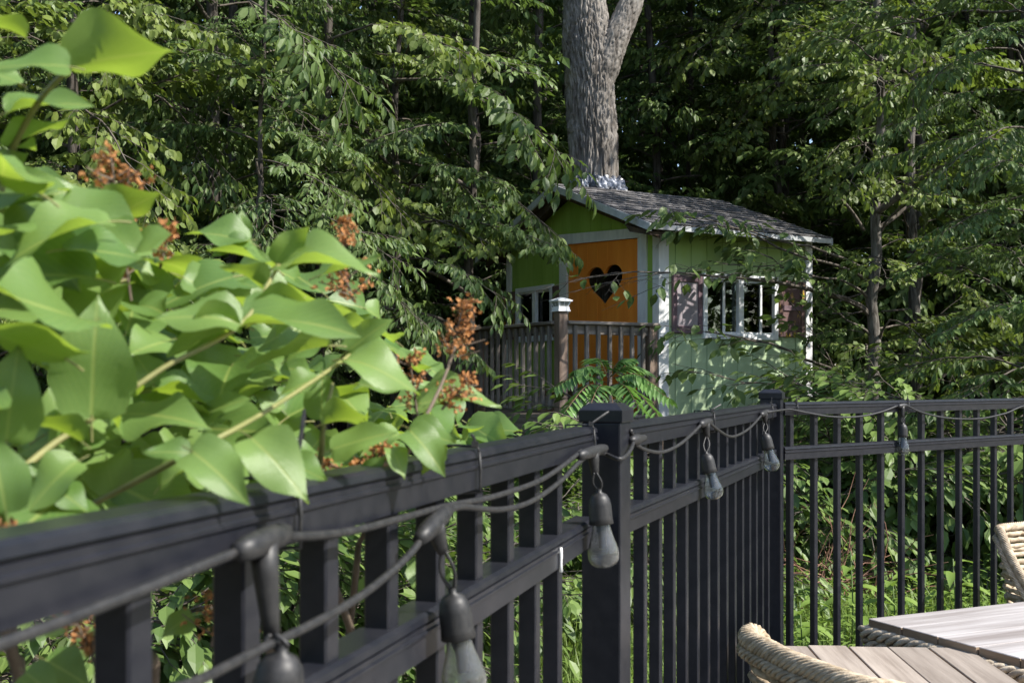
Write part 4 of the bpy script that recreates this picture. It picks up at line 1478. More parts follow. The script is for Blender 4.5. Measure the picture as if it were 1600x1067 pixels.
def plank_table(label, corner, e1, e2, l1, l2, h, along, nplank, mat, apron=True, gap=0.004, th=0.03):
    """corner: plan corner; planks run along e1 ('1') or e2 ('2')"""
    ro = math.atan2(e1.y, e1.x)
    t = thing("plank_table", label, "table", (corner.x, corner.y, 0), ro)
    sgn = 1 if (e1.x * e2.y - e1.y * e2.x) > 0 else -1
    rr_ = random.Random(int(l1 * 1000))
    for i in range(nplank):
        if along == '1':
            w = l2 / nplank
            y0, y1 = sorted((sgn * (i * w + gap / 2), sgn * ((i + 1) * w - gap / 2)))
            x0, x1 = rr_.uniform(-0.006, 0.006), l1 + rr_.uniform(-0.006, 0.006)
        else:
            w = l1 / nplank
            x0, x1 = i * w + gap / 2, (i + 1) * w - gap / 2
            y0, y1 = sorted((sgn * rr_.uniform(-0.007, 0.007), sgn * (l2 + rr_.uniform(-0.007, 0.007))))
        dz = rr_.uniform(-0.0015, 0.0015)
        pm = box_mesh("plank", x0, x1, y0, y1, h - th + dz, h + dz, 0.002)
        pm.materials.append(M[mat]); pm.materials.append(M['edgewood'])
        for pl in pm.polygons:
            if abs(pl.normal.z) < 0.3:
                pl.material_index = 1  # sides browner: raw wood, plus the shadow-side tone put into the colour
        obj("plank", pm, None, t)
    def rect(off, z):
        y0, y1 = sorted((sgn * off, sgn * (l2 - off)))
        c_ = [(off, y0), (l1 - off, y0), (l1 - off, y1), (off, y1), (off, y0)]
        pts = []
        for p, q_ in zip(c_[:-1], c_[1:]):
            for k in range(8):
                f_ = k / 8
                pts.append((p[0] * (1 - f_) + q_[0] * f_, p[1] * (1 - f_) + q_[1] * f_, z))
        pts.append((*c_[-1], z))
        return pts
    if apron:
        for k, z in enumerate((h - th - 0.012, h - th - 0.046, h - th - 0.08)):
            for mb_ in braid(rect(-0.012 + 0.006 * k, z), 0.012, 0.0095, 9 if k % 2 == 0 else 8.2, 3):
                obj("rope_strand", mb_.mesh("rope_strand", [M['rope']], smooth=True), None, t)
        y0, y1 = sorted((sgn * 0.04, sgn * (l2 - 0.04)))
        obj("apron", box_mesh("apron", 0.04, l1 - 0.04, y0, y1, h - th - 0.12, h - th - 0.002), M['edgewood'], t)
    for fx in (0.07, l1 - 0.07):
        for fy in (0.07, l2 - 0.07):
            obj("leg", box_mesh("leg", fx - 0.03, fx + 0.03, sgn * fy - 0.03, sgn * fy + 0.03, 0.0, h - th - (0.121 if apron else 0.002), 0.004), M['edgewood'], t)
    return t


t2c = Vector((1.10, 3.55))
e1 = Vector((0.91, 0.415)).normalized()
e2 = Vector((e1.y, -e1.x))
plank_table("whitewashed plank table with braided rope edge beside the fence", t2c, e1, e2, 1.25, 0.85, 0.72, '1', 6, 'whitetable')
t1 = plank_table("lower grey weathered plank table between the wicker chair and the whitewashed table", Vector((0.725, 3.27)), Vector((0.9985, -0.055)), Vector((-0.055, -0.9985)), 0.56, 0.95, 0.70, '2', 5, 'graytable', apron=False)


def wicker_chair(label, corner, back_dir, seat_dir, w, d, back_h, arm_h, seed, lean=0.10, rim_s=1.0):
    """corner: plan position of one end of the back; tub chair woven in horizontal strands"""
    ro = math.atan2(back_dir.y, back_dir.x)
    sgn = 1 if (back_dir.x * seat_dir.y - back_dir.y * seat_dir.x) > 0 else -1
    t = thing("wicker_chair", label, "chair", (corner.x, corner.y, 0), ro, "wicker chairs round the tables")
    rg_ = np.random.default_rng(seed)
    # plan path: left arm front -> back -> right arm front, rounded corners
    rc = 0.13
    path = [(0, d), (0, d * 0.5), (0, rc)]
    for k in range(1, 7):
        a_ = math.pi - k / 7 * math.pi / 2
        path.append((rc + rc * math.cos(a_), rc - rc * math.sin(a_)))
    path += [(rc, 0), (w / 2, -0.015), (w - rc, 0)]
    for k in range(1, 7):
        a_ = math.pi / 2 - k / 7 * math.pi / 2
        path.append((w - rc + rc * math.cos(a_), rc - rc * math.sin(a_)))
    path += [(w, rc), (w, d * 0.5), (w, d)]
    path = np.array(path)
    seg = np.linalg.norm(np.diff(path, axis=0), axis=1)
    cum = np.concatenate([[0], np.cumsum(seg)])
    L = cum[-1]
    n = int(L / 0.008)
    s = np.linspace(0, L, n)
    px, py = np.interp(s, cum, path[:, 0]), np.interp(s, cum, path[:, 1])
    # rim height along the path
    depth = np.clip(py / d, 0, 1)
    rim = back_h - (back_h - arm_h) * np.clip((depth - 0.12) / 0.35, 0, 1) ** 0.8
    cxm, cym = w / 2, d * 0.45
    out = norm(np.stack([px - cxm, py - cym], -1))
    pitch_ = 0.0185
    nrow = int(back_h / pitch_)
    spoke = 0.062
    for r_ in range(4, nrow):
        z = r_ * pitch_
        ok = z < rim - 0.01
        taper = 1.0 - 0.16 * (1 - z / back_h)
        back_lean = lean * (z / back_h - 0.5)
        wave = 0.0055 * np.sin(math.pi * s / spoke + math.pi * (r_ % 2)) + rg_.normal(0, 0.0006, n)
        X = cxm + (px - cxm) * taper + out[:, 0] * wave
        Y = cym + (py - cym) * taper + out[:, 1] * wave - back_lean * (1 - depth)
        Z = z + rg_.normal(0, 0.0012, n) + 0.002 * np.sin(s * 9 + r_) + 0.004 * math.sin(r_ * 1.7)
        # runs of True
        idx_ = np.flatnonzero(ok)
        if len(idx_) < 8:
            continue
        for run in np.split(idx_, np.flatnonzero(np.diff(idx_) > 1) + 1):
            if len(run) < 8:
                continue
            run = run[::2]
            mb_ = MB()
            V, Fs = tube(np.stack([X[run], sgn * Y[run], Z[run]], -1), 0.0095 * rg_.uniform(0.9, 1.08), 6)
            mb_.add(V, Fs)
            obj("strand", mb_.mesh("strand", [M['wicker']], smooth=True), None, t)
    taper = 1.0 - 0.16 * (1 - rim / back_h)
    back_lean = lean * (rim / back_h - 0.5)
    rimp = np.stack([cxm + (px - cxm) * taper, sgn * (cym + (py - cym) * taper - back_lean * (1 - depth)), rim + 0.008], -1)[::3]
    for mb_ in braid(rimp, 0.020 * rim_s, 0.0064 * rim_s, 5.0 / rim_s, 11):
        obj("rim_strand", mb_.mesh("rim_strand", [M['wicker']], smooth=True), None, t)
    rimp2 = rimp.copy()
    rimp2[:, 2] -= 0.03
    rimp2[:, :2] += np.stack([out[::3, 0], sgn * out[::3, 1]], -1) * 0.012
    for mb_ in braid(rimp2, 0.012 * rim_s, 0.0058 * rim_s, 7.0 / rim_s, 6):
        obj("rim_strand", mb_.mesh("rim_strand", [M['wicker']], smooth=True), None, t)
    y0, y1 = sorted((sgn * 0.07, sgn * (d - 0.02)))
    obj("seat", box_mesh("seat", 0.06, w - 0.06, y0, y1, 0.36, 0.43, 0.015, 2), M['wicker'], t)
    # inner liner keeps the weave from being see-through
    for fx in (0.09, w - 0.09):
        for fy in (0.09, d - 0.05):
            obj("leg", box_mesh("leg", fx - 0.02, fx + 0.02, sgn * fy - 0.02, sgn * fy + 0.02, 0, 0.36, 0.003), M['edgewood'], t)
    return t


wicker_chair("pale wicker armchair with its back against the fence, behind the whitewashed table", Vector((1.66, 3.98)), e1, e2, 0.62, 0.55, 0.925, 0.62, 3, rim_s=0.6)
bd = Vector((0.30, -0.95)).normalized()
wicker_chair("wicker tub chair with a thick braided rim, pushed up to the grey table", Vector((0.582, 2.87)), bd, Vector((-bd.y, bd.x)), 0.64, 0.5, 0.822, 0.6, 4, rim_s=1.0)

# ------------------------------------------------------------------ LILAC BUSH
lil = thing("lilac_bush", "large-leaved lilac bush with dried orange flower heads leaning over the fence", "shrub", (-0.75, 1.35, -0.1))
LO = Vector((-0.75, 1.35, -0.1))


def lilac_leaf(seed, fold, curl, wave):
    rg_ = np.random.default_rng(seed)
    ts_ = np.array([0.0, 0.035, 0.09, 0.17, 0.26, 0.36, 0.46, 0.56, 0.66, 0.76, 0.85, 0.93, 1.0])
    wd = np.array([0.03, 0.19, 0.305, 0.375, 0.41, 0.415, 0.395, 0.345, 0.275, 0.19, 0.11, 0.045, 0.003])
    wd = wd * (1 + rg_.normal(0, 0.018, len(wd)))
    ys_ = np.array([-1, -0.55, 0, 0.55, 1])
    Vl, UVl = [], []
    ph = rg_.uniform(0, 6.28, 2)
    for t_, w_ in zip(ts_, wd):
        for y_ in ys_:
            x = t_ - (0.05 * abs(y_) if t_ < 0.1 else 0) * (1 if t_ > 0 else 0.3)
            y = y_ * w_
            side = 0 if y_ < 0 else 1
            z = abs(y) * fold - curl * t_ ** 2 + wave * abs(y_) ** 1.5 * math.sin(t_ * 7.5 + ph[side]) * (0.3 + w_) - 0.25 * abs(y) ** 2
            Vl.append((x, y, z))
            UVl.append((t_, y_ * (0.3 + 0.7 * w_ / 0.415)))
    i_ = np.arange(len(ts_) - 1)[:, None] * 5
    k_ = np.arange(4)[None]
    q_ = np.stack([i_ + k_, i_ + 5 + k_, i_ + 5 + k_ + 1, i_ + k_ + 1], -1).reshape(-1, 4)
    mb_ = MB()
    mb_.add(Vl, q_, rg_.random(), UVl)
    V, Fs = tube([(-0.2, 0, -0.04), (-0.1, 0, -0.015), (0.02, 0, 0.0)], [0.012, 0.011, 0.010], 4, cap=False)
    mb_.add(V, Fs, 0.6, None, 1)
    return mb_.mesh("lilac_leaf", [M['lilac'], M['lilacstem']], smooth=True)


LILAC = [lilac_leaf(k, f, c, w) for k, (f, c, w) in enumerate([(0.28, 0.14, 0.13), (0.40, 0.24, 0.16), (0.2, 0.08, 0.11), (0.5, 0.3, 0.15), (0.34, -0.06, 0.15), (0.25, 0.36, 0.18), (0.6, 0.15, 0.14), (0.15, 0.22, 0.15)])]
lil_n = 0


def put_lilac(base, tip, nrm, k, wscale=1.0):
    global lil_n
    x = (tip - base)
    L = x.length
    x.normalize()
    z = nrm - x * nrm.dot(x)
    z.normalize()
    y = z.cross(x)
    mt = Matrix.Translation(base - LO) @ Matrix((x, y, z)).transposed().to_4x4() @ Matrix.Diagonal((L, L * wscale, L, 1))
    obj("leaf", LILAC[k % len(LILAC)], None, lil, matrix=mt)
    lil_n += 1


# hand-set leaves: base pixel, tip pixel, distance at base, tip nearer by dz, how far the upper face turns to us (b<0: we see the underside)
HAND = [
    (108, 106, 298, 60, .74, .00, -.45, 6), (108, 104, -40, 92, .72, .02, .55, 0), (10, 176, 152, 132, .78, .00, .40, 1), (14, 226, 140, 180, .80, .01, .12, 4),
    (18, 232, 62, 226, .80, -.03, -.4, 6), (0, 265, 52, 232, .8, 0, -.5, 6), (165, 350, 264, 283, .82, 0, -.35, 6), (172, 346, -30, 372, .74, .04, .28, 3),
    (45, 425, 44, 350, .86, .02, .75, 2), (143, 652, 150, 430, .72, .00, .95, 2), (376, 506, 236, 462, .78, .03, .6, 5), (376, 508, 240, 548, .78, .00, -.25, 6),
    (380, 502, 578, 482, .80, .03, .42, 1), (382, 506, 560, 498, .82, -.02, -.3, 6), (432, 412, 486, 342, .86, .00, -.55, 7), (436, 416, 598, 380, .86, .02, .35, 3),
    (412, 446, 336, 402, .84, .02, -.45, 6), (500, 430, 612, 403, .92, .01, .3, 4), (388, 378, 276, 342, .98, .01, .5, 1), (378, 372, 378, 320, 1.0, .0, .6, 2),
    (388, 376, 322, 396, .98, .02, .5, 0), (544, 548, 620, 487, .92, .01, .7, 2), (540, 562, 668, 580, .90, .03, .45, 5), (506, 662, 592, 640, .88, .01, -.5, 6),
    (502, 655, 505, 560, .92, .0, .6, 7), (392, 684, 492, 768, .74, .03, .8, 5), (518, 702, 630, 664, .86, .01, .6, 2), (640, 672, 706, 738, .96, .03, .7, 1),
    (640, 668, 724, 700, 1.0, .02, .55, 4), (652, 632, 788, 598, 1.08, .02, .42, 3), (652, 640, 700, 600, 1.1, 0, -.4, 6), (300, 705, 398, 776, .70, .03, .75, 1),
    (296, 708, 212, 700, .72, .01, .6, 0), (190, 646, 336, 640, .78, .03, .55, 7), (312, 650, 400, 612, .84, .01, .6, 2), (10, 690, 28, 512, .66, .0, .8, 2),
    (128, 690, 38, 640, .68, .0, -.45, 6), (10, 800, -20, 650, .62, .0, .8, 0), (122, 720, 20, 790, .68, .03, .5, 5), (515, 540, 362, 560, .86, .03, -.15, 6),
    (500, 592, 420, 610, .9, .02, .3, 1), (250, 480, 205, 380, .92, .0, .7, 2), (470, 470, 420, 520, .95, .02, .5, 3), (330, 470, 300, 390, .95, 0, .7, 0),
    (270, 440, 330, 400, 1.0, 0, .5, 1), (560, 600, 640, 615, .98, .02, .5, 4), (610, 700, 640, 740, .95, .02, .4, 5), (590, 590, 560, 520, 1.0, 0, -.3, 6),
    (440, 640, 380, 600, .95, 0, .4, 2), (90, 480, 20, 440, .86, 0, .6, 1), (60, 560, 130, 470, .9, 0, .7, 3), (240, 600, 200, 520, .9, 0, .6, 5),
    (450, 560, 520, 520, .95, 0, .5, 0), (20, 410, -50, 480, .78, .02, .4, 1), (200, 420, 260, 360, 1.0, 0, .5, 2), (30, 340, 90, 300, .9, 0, .2, 4),
    (40, 60, -30, 20, .78, .0, -.3, 6), (30, 130, -40, 100, .8, 0, .5, 2), (450, 720, 520, 760, .84, .02, .4, 4), (250, 760, 320, 700, .78, 0, .3, 3),
    (560, 760, 600, 700, .95, 0, .3, 1), (80, 760, 150, 800, .68, .01, .4, 0), (690, 690, 650, 750, 1.02, 0, .5, 2),
]
for (ub, vb, ut, vt, Z, dz, b_, k) in HAND:
    base, tip = P(ub, vb, Z), P(ut, vt, Z - dz)
    view = Vector((0, -1, 0))
    nrm = Vector((0.18, 0, 0.75)) + view * b_ * 1.15
    put_lilac(base, base + (tip - base) * 0.87, nrm, k, 0.84)
# filler leaves deeper in the bush
rg = random.Random(21)
env_u = [-80, 0, 120, 250, 430, 600, 720, 760]
env_v = [150, 190, 290, 360, 380, 470, 610, 680]
low_u = [-80, 0, 400, 720, 760]
low_v = [900, 860, 800, 720, 700]
cnt = 0
while cnt < 226:
    u = rg.uniform(-80, 745)
    vmin, vmax = np.interp(u, env_u, env_v) + 25, np.interp(u, low_u, low_v)
    v = rg.uniform(vmin, vmax)
    zf = 650 / (1306 - u)
    Z = zf + rg.uniform(0.12, 0.5)
    L = rg.uniform(0.04, 0.078)
    base = P(u, v, Z)
    az = rg.uniform(-2.6, 2.6) - 0.4
    dirv = Vector((math.cos(az), math.sin(az) * 0.7 - 0.1, rg.uniform(-0.5, 0.45))).normalized()
    nrm = Vector((rg.gauss(0.15, 0.35), rg.gauss(-0.45, 0.45), rg.uniform(0.5, 1.0)))
    tip = base + dirv * L
    # stay on the bush side of the rail
    a = S1c + Vector((-S1d.y, S1d.x)) * 0.05
    if min((p.x - a.x) * S1d.y - (p.y - a.y) * S1d.x for p in (base, tip)) > 0 or max((p.x - a.x) * S1d.y - (p.y - a.y) * S1d.x for p in (base, tip)) > 0:
        continue
    put_lilac(base, tip, nrm, rg.randrange(8))
    cnt += 1
for (ub, vb, ut, vt, Z) in ((660, 870, 672, 945, 1.22), (690, 880, 655, 935, 1.26), (70, 1030, 140, 1067, .75), (40, 1050, 90, 1090, .72), (500, 905, 470, 925, 1.15), (120, 960, 60, 985, .8), (300, 960, 250, 990, .95), (590, 900, 560, 940, 1.2)):
    put_lilac(P(ub, vb, Z), P(ut, vt, Z - 0.01), Vector((0.2, -0.7, 0.6)), rg.randrange(8))


def lil_stem(pts, r0, r1, mat='lilacstem'):
    sp = smooth_path([Vector(p) - LO for p in pts], 6)
    V, Fs = tube(sp, np.linspace(r0, r1, len(sp)), 7)
    mb_ = MB()
    mb_.add(V, Fs)
    obj("stem", mb_.mesh("stem", [M[mat]], smooth=True), None, lil)


lil_stem([P(-60, 830, .66), P(0, 765, .68), P(75, 700, .71), P(143, 655, .73), P(255, 575, .76), P(376, 507, .79), P(436, 414, .86)], 0.0026, 0.0014)
lil_stem([P(-30, 410, .8), P(10, 265, .8), P(20, 232, .8), P(60, 160, .77), P(108, 106, .74)], 0.003, 0.0018)
lil_stem([P(120, 800, .8), P(300, 706, .73), P(420, 640, .8), P(540, 560, .91), P(548, 548, .93)], 0.0022, 0.0012)
lil_stem([P(480, 800, 1.0), P(500, 720, .92), P(506, 660, .89), P(520, 600, .92)], 0.003, 0.0016)
lil_stem([P(560, 850, 1.15), P(610, 760, 1.05), P(645, 690, 1.0), P(690, 600, 1.05), P(715, 530, 1.08)], 0.0028, 0.0012, 'lilacwood')
lil_stem([P(20, 470, .86), P(100, 440, .88), P(170, 350, .83)], 0.0028, 0.0016)
for (u0, v0, z0, u1, v1, z1) in ((430, 1200, 1.25, 300, 706, .85), (560, 1250, 1.5, 480, 800, 1.0), (230, 1250, 1.0, 120, 800, .8), (600, 1300, 1.4, 560, 850, 1.15), (100, 1300, .95, -40, 830, .75), (20, 1300, 0.95, 20, 700, .9), (640, 1260, 1.6, 600, 840, 1.25)):
    a, b = P(u0, v0, z0), P(u1, v1, z1)
    root = Vector((a.x - 0.12, a.y + 0.1, -0.1))
    lil_stem([root, a, a * 0.5 + b * 0.5 + Vector((rg.uniform(-.03, .03), .02, 0)), b], 0.0075, 0.0034, 'lilacwood')


def panicle(base, tip, width, count, seed, density=1.0):
    rg_ = np.random.default_rng(seed)
    base, tip = np.array(tuple(base - LO)), np.array(tuple(tip - LO))
    ax = tip - base
    Lp = np.linalg.norm(ax)
    ax = ax / Lp
    u_ = norm(np.cross(ax, [0.3, 0.9, 0.1]))
    w_ = np.cross(ax, u_)
    mb_ = MB()
    V, Fs = tube([base, base + ax * Lp * 0.5, tip], [0.0012, 0.001, 0.0006], 4)
    mb_.add(V, Fs, 0.1, None, 1)
    # branchlets
    pos = []
    for i in range(count // 6):
        t_ = rg_.uniform(0.08, 1.0)
        a_ = rg_.uniform(0, 6.28)
        rr_ = 1.25 * width * (1.05 - 0.7 * t_) * rg_.uniform(0.25, 1.0)
        s0 = base + ax * Lp * t_
        e_ = s0 + (u_ * math.cos(a_) + w_ * math.sin(a_)) * rr_ + ax * rr_ * 0.5
        V, Fs = tube([s0, (s0 + e_) / 2 - np.array((0, 0, 0.001)), e_], [0.0010, 0.0008, 0.0005], 3, cap=False)
        mb_.add(V, Fs, 0.1, None, 1)
        for j in range(6):
            f_ = rg_.uniform(0.15, 1.1)
            pos.append(s0 + (e_ - s0) * f_ + rg_.normal(0, 0.0028, 3))
    pos = np.array(pos)
    n_ = len(pos)
    # each dried floret: two crossed cupped petals
    FV = np.array([(0, 0, 0), (0.5, 0.28, 0.15), (1, 0.1, 0.45), (0.5, -0.28, 0.15), (0.1, 0.5, 0.5), (-0.35, 0.3, 0.3), (0.15, -0.5, 0.5), (-0.4, -0.25, 0.35)])
    FF = np.array([(0, 1, 2), (0, 2, 3), (0, 4, 5), (0, 7, 6), (0, 5, 7), (0, 1, 4)])
    V, Ff, T, UV = place_leaves(pos, rg_.normal(0, 1, (n_, 3)), rg_.normal(0, 1, (n_, 3)), rg_.uniform(0.0028, 0.0058, n_), FV, FF, rg_.random(n_) ** 1.3)
    mb_.add(V, Ff, T, UV)
    obj("flower_cluster", mb_.mesh("flower_cluster", [M['dryflower'], M['lilacwood']]), None, lil, kind="stuff")


panicle(P(205, 470, .86), P(172, 235, .84), 0.040, 330, 1)
panicle(P(150, 440, .85), P(110, 345, .84), 0.022, 100, 13)
panicle(P(250, 420, .9), P(265, 360, .9), 0.02, 60, 14)
panicle(P(552, 470, 1.0), P(530, 400, 1.0), 0.028, 130, 2)
panicle(P(525, 410, 1.0), P(545, 338, 1.0), 0.016, 80, 3)
panicle(P(655, 670, 1.05), P(640, 560, 1.05), 0.035, 90, 4)
panicle(P(700, 570, 1.08), P(726, 470, 1.08), 0.030, 170, 5)
panicle(P(690, 640, 1.05), P(735, 590, 1.05), 0.024, 100, 6)
panicle(P(540, 745, 1.0), P(620, 700, 1.02), 0.022, 170, 7)
panicle(P(470, 750, 1.0), P(520, 715, 1.0), 0.018, 60, 8)
panicle(P(150, 1040, .78), P(115, 960, .78), 0.022, 110, 9)
panicle(P(330, 1010, .95), P(345, 930, .95), 0.03, 120, 10)
panicle(P(-10, 860, .62), P(10, 825, .62), 0.01, 30, 11)
panicle(P(440, 770, .95), P(410, 730, .95), 0.014, 50, 12)

# ------------------------------------------------------------------ FOREST
def tree_at(u, Z):
    return (u - U0) / F * Z, Z


def hero(lst):
    return [(P(*a), P(*b), k) for a, b, k in lst]


def keep_house_clear(tip):
    # keep random limbs of the near trees off the sight line to the house and off the porch
    if tip.y < 0.5:
        return True
    u = U0 + tip.x / tip.y * F
    v = V0 - (tip.z - CAM_H) / tip.y * F
    return (760 < u < 1300 and 250 < v < 720 and tip.y < 13.5) or (770 < u < 1050 and v < 330 and tip.y < 13.3) or (640 < u < 780 and 480 < v < 720)


rng = np.random.default_rng(5)
x, y = tree_at(330, 12.0)
front_tree("slim dark tree whose drooping sprays hang highest above the lilac", x, y, 10.5, 0.085, rng, n=38, ban=keep_house_clear, hero=hero([
    ((300, -10, 11.4), (575, 150, 10.4), 2), ((250, 60, 11.2), (430, 130, 10.2), 1), ((330, 120, 11.5), (505, 235, 10.4), 4), ((200, 140, 11.5), (360, 245, 10.3), 5)]))
x, y = tree_at(505, 12.6)
front_tree("straight shadowed tree with a mottled trunk rising left of the big trunk", x, y, 11, 0.07, rng, n=36, ban=keep_house_clear, hero=hero([
    ((520, 60, 12), (745, 85, 11), 2), ((420, 190, 11.8), (665, 305, 10.8), 5), ((560, 330, 12), (760, 390, 11.0), 4), ((470, 300, 11.6), (560, 430, 10.8), 2)]))
x, y = tree_at(622, 13.4)
front_tree("thin tree with a sunlit patch on its trunk, between dark stems left of the roof", x, y, 11, 0.055, rng, n=36, ban=keep_house_clear, hero=hero([
    ((640, 70, 12.6), (845, 120, 11.8), 1), ((600, 125, 12.6), (905, 255, 11.2), 2), ((560, 220, 12.6), (790, 290, 11.4), 5), ((660, 265, 12.4), (895, 325, 11.2), 5)]))
x, y = tree_at(735, 12.3)
front_tree("leafy tree beside the porch with sprays hanging over the gable", x, y, 9.5, 0.06, rng, n=22, ban=keep_house_clear, hero=hero([
    ((650, 350, 11.6), (868, 385, 10.8), 4), ((600, 410, 11.4), (800, 470, 10.5), 2), ((590, 480, 11.2), (755, 520, 10.3), 5), ((620, 250, 12), (790, 290, 11.2), 1)]))
x, y = tree_at(130, 10.5)
front_tree("bushy tree filling the edge of the wood behind the tallest lilac leaves", x, y, 9.5, 0.07, rng, n=44, hero=hero([
    ((60, 150, 10), (260, 270, 9.0), 5), ((20, 60, 10), (190, 110, 9.2), 2), ((60, 270, 9.8), (230, 380, 9.0), 4)]))
x, y = tree_at(-90, 9.6)
front_tree("broad tree at the very edge of the wood beyond the lilac", x, y, 9.5, 0.085, rng, n=40)
x, y = tree_at(420, 10.6)
front_tree("low young tree with pale sprays just above the lilac's top leaves", x, y, 5.5, 0.04, rng, h0=0.6, n=20, size=(0.45, 0.8), hero=hero([
    ((400, 250, 10.4), (540, 330, 9.6), 4), ((430, 330, 10.4), (640, 420, 9.8), 2), ((480, 400, 10.4), (690, 480, 9.7), 5)]))
# right of the house
x, y = tree_at(1355, 12.2)
RT_tree, rt_pts = front_tree("grey young tree right of the treehouse, its branches crossing the wall and window", x, y, 7.2, 0.075, rng, n=34, mat='bark', h0=1.5, lean=0.03, ban=lambda t: keep_house_clear(t) or (t.x < 4.6 and t.y < 12.2 and 1.4 < t.z < 4.8), hero=hero([
    ((1400, 330, 12.0), (1560, 200, 11.2), 1), ((1340, 215, 12.0), (1265, 285, 11.6), 2), ((1380, 130, 12.0), (1230, 110, 11.2), 4), ((1420, 420, 11.9), (1590, 480, 11.0), 5), ((1390, 500, 11.9), (1500, 600, 10.8), 2),
    ((1370, 60, 12.0), (1500, 90, 11.0), 5), ((1365, 270, 12), (1480, 300, 11.0), 3), ((1362, 100, 12.2), (1375, 150, 10.9), 2), ((1355, 225, 12.2), (1322, 270, 11.0), 5), ((1358, 400, 12.2), (1395, 440, 10.9), 1), ((1355, 540, 12.2), (1335, 600, 10.8), 4), ((1360, 10, 12.2), (1330, 40, 11), 3)]))
for a, b, r0, r1 in (((1366, 335, 12.15), (1500, 245, 11.8), 0.045, 0.022), ((1366, 362, 12.15), (1470, 300, 12.5), 0.028, 0.013), ((1350, 360, 12.15), (1290, 290, 11.9), 0.02, 0.009)):
    bough(RT_tree, P(*a) - RT_tree.location, P(*b) - RT_tree.location, r0, r1, 0.05)
x, y = tree_at(1424, 14.0)
front_tree("pale-barked tree standing just behind the grey young tree", x, y, 11, 0.08, rng, n=40, mat='bark', size=(0.7, 1.2), ban=keep_house_clear, hero=hero([
    ((1450, 40, 13.6), (1330, 60, 12.6), 2), ((1440, 150, 13.5), (1560, 170, 12.2), 5), ((1410, 120, 13.6), (1280, 190, 12.8), 1), ((1440, 400, 13.4), (1560, 410, 12.2), 4)]))
x, y = tree_at(1610, 9.7)
front_tree("bushy tree at the far end of the fence with layered lit sprays", x, y, 9.5, 0.055, rng, n=56, size=(0.55, 0.95), hero=hero([
    ((1590, 80, 9.7), (1440, 130, 9.2), 2), ((1600, 200, 9.7), (1450, 250, 9.1), 5), ((1600, 330, 9.6), (1460, 370, 9.0), 4), ((1620, 470, 9.6), (1470, 520, 8.9), 1), ((1620, 560, 9.6), (1480, 620, 8.8), 3), ((1600, 20, 9.7), (1500, -10, 9.2), 1)]))
x, y = tree_at(1235, 16.2)
front_tree("dark stem showing behind the far end of the shingled roof", x, y, 11, 0.08, rng, n=36, size=(0.7, 1.15), ban=keep_house_clear, hero=hero([
    ((1210, 40, 15.8), (1060, 100, 14.8), 2), ((1230, 130, 15.8), (1120, 200, 14.8), 5), ((1250, 90, 15.8), (1380, 130, 14.8), 1), ((1230, 210, 15.8), (1080, 240, 15.0), 4), ((1220, -30, 15.8), (1140, 30, 14.8), 3)]))
x, y = tree_at(1085, 16.6)
front_tree("tree whose twigs hang behind the roof ridge right of the big trunk", x, y, 11, 0.07, rng, n=36, size=(0.7, 1.15), ban=keep_house_clear, hero=hero([
    ((1070, 30, 16.2), (1180, 60, 15.2), 5), ((1060, 120, 16.2), (985, 190, 15.2), 2), ((1080, 200, 16.2), (1200, 250, 15.4), 1)]))
x, y = tree_at(830, 15.4)
front_tree("tree standing close behind the big trunk", x, y, 11, 0.09, rng, n=28, ban=keep_house_clear)

# the nearest branches of the grey young tree: leaves you can pick out one by one, crossing the mint wall
NT = RT_tree.location.copy()
LEAF_ONE = []
for k in range(5):
    mb = MB()
    rgk = np.random.default_rng(40 + k)
    Vk = LEAF8_V.copy()
    Vk[:, 2] += rgk.normal(0, 0.03, 8)
    Vk[:, 1] *= rgk.uniform(0.9, 1.15)
    mb.add(Vk, LEAF8_F, 0.35 + 0.14 * k, np.stack([Vk[:, 0], Vk[:, 1] / 0.21], -1))
    LEAF_ONE.append(mb.mesh("leaf", [M['beech']]))
nl = 0
for (a, b, cnt_, seed) in (((1322, 466, 12.0), (918, 418, 10.4), 80, 1), ((1322, 420, 12.0), (1050, 322, 11.0), 78, 2), ((1322, 580, 12.0), (1040, 500, 11.0), 64, 3), ((1322, 640, 11.9), (1080, 580, 11.1), 34, 4), ((1322, 470, 12.0), (1180, 380, 11.5), 38, 5)):
    pa, pb = P(*a), P(*b)
    L = (pb - pa).length
    lv, wood = gen_limb(np.random.default_rng(500 + seed), L=L, leaf=0.15, sub_step=0.19, twig_step=0.17, leaf_step=0.085, droop=0.6, bare=0.12 if seed != 1 else 0.3, curve=(0.10, -0.05))
    d = pb - pa
    mt = limb_matrix(pa - NT, math.atan2(d.y, d.x), math.asin(d.z / L), 0.0, 1.0)
    mb = MB()
    wood_into(mb, wood)
    obj("branch", mb.mesh("branch", [M['twig']], smooth=True), None, RT_tree, matrix=mt)
    zt = pa.z - NT.z - 0.2
    bough(RT_tree, interp_axis(rt_pts, max(0.3, zt)), pa - NT, 0.024, 0.014, 0.04)
    # keep the leaves of the outer part first, in small sprays
    order = np.argsort(-lv[0][:, 0] / L + np.random.default_rng(seed).normal(0, 0.35, len(lv[0])))[:cnt_]
    for i in order:
        if nl >= 299:
            break
        xx = Vector(norm(lv[1][i])); nn = Vector(lv[2][i])
        zz = (nn - xx * nn.dot(xx)).normalized()
        yy = zz.cross(xx)
        lm = Matrix.Translation(Vector(lv[0][i])) @ Matrix((xx, yy, zz)).transposed().to_4x4() @ Matrix.Diagonal((lv[3][i],) * 3 + (1,))
        if seed == 1 and lv[0][i][0] > 0.72 * L and i % 7 < 5:
            continue      # the tip of the lowest long branch carries few hanging leaves
        obj("leaf", LEAF_ONE[i % 5], None, RT_tree, matrix=mt @ lm)
        nl += 1
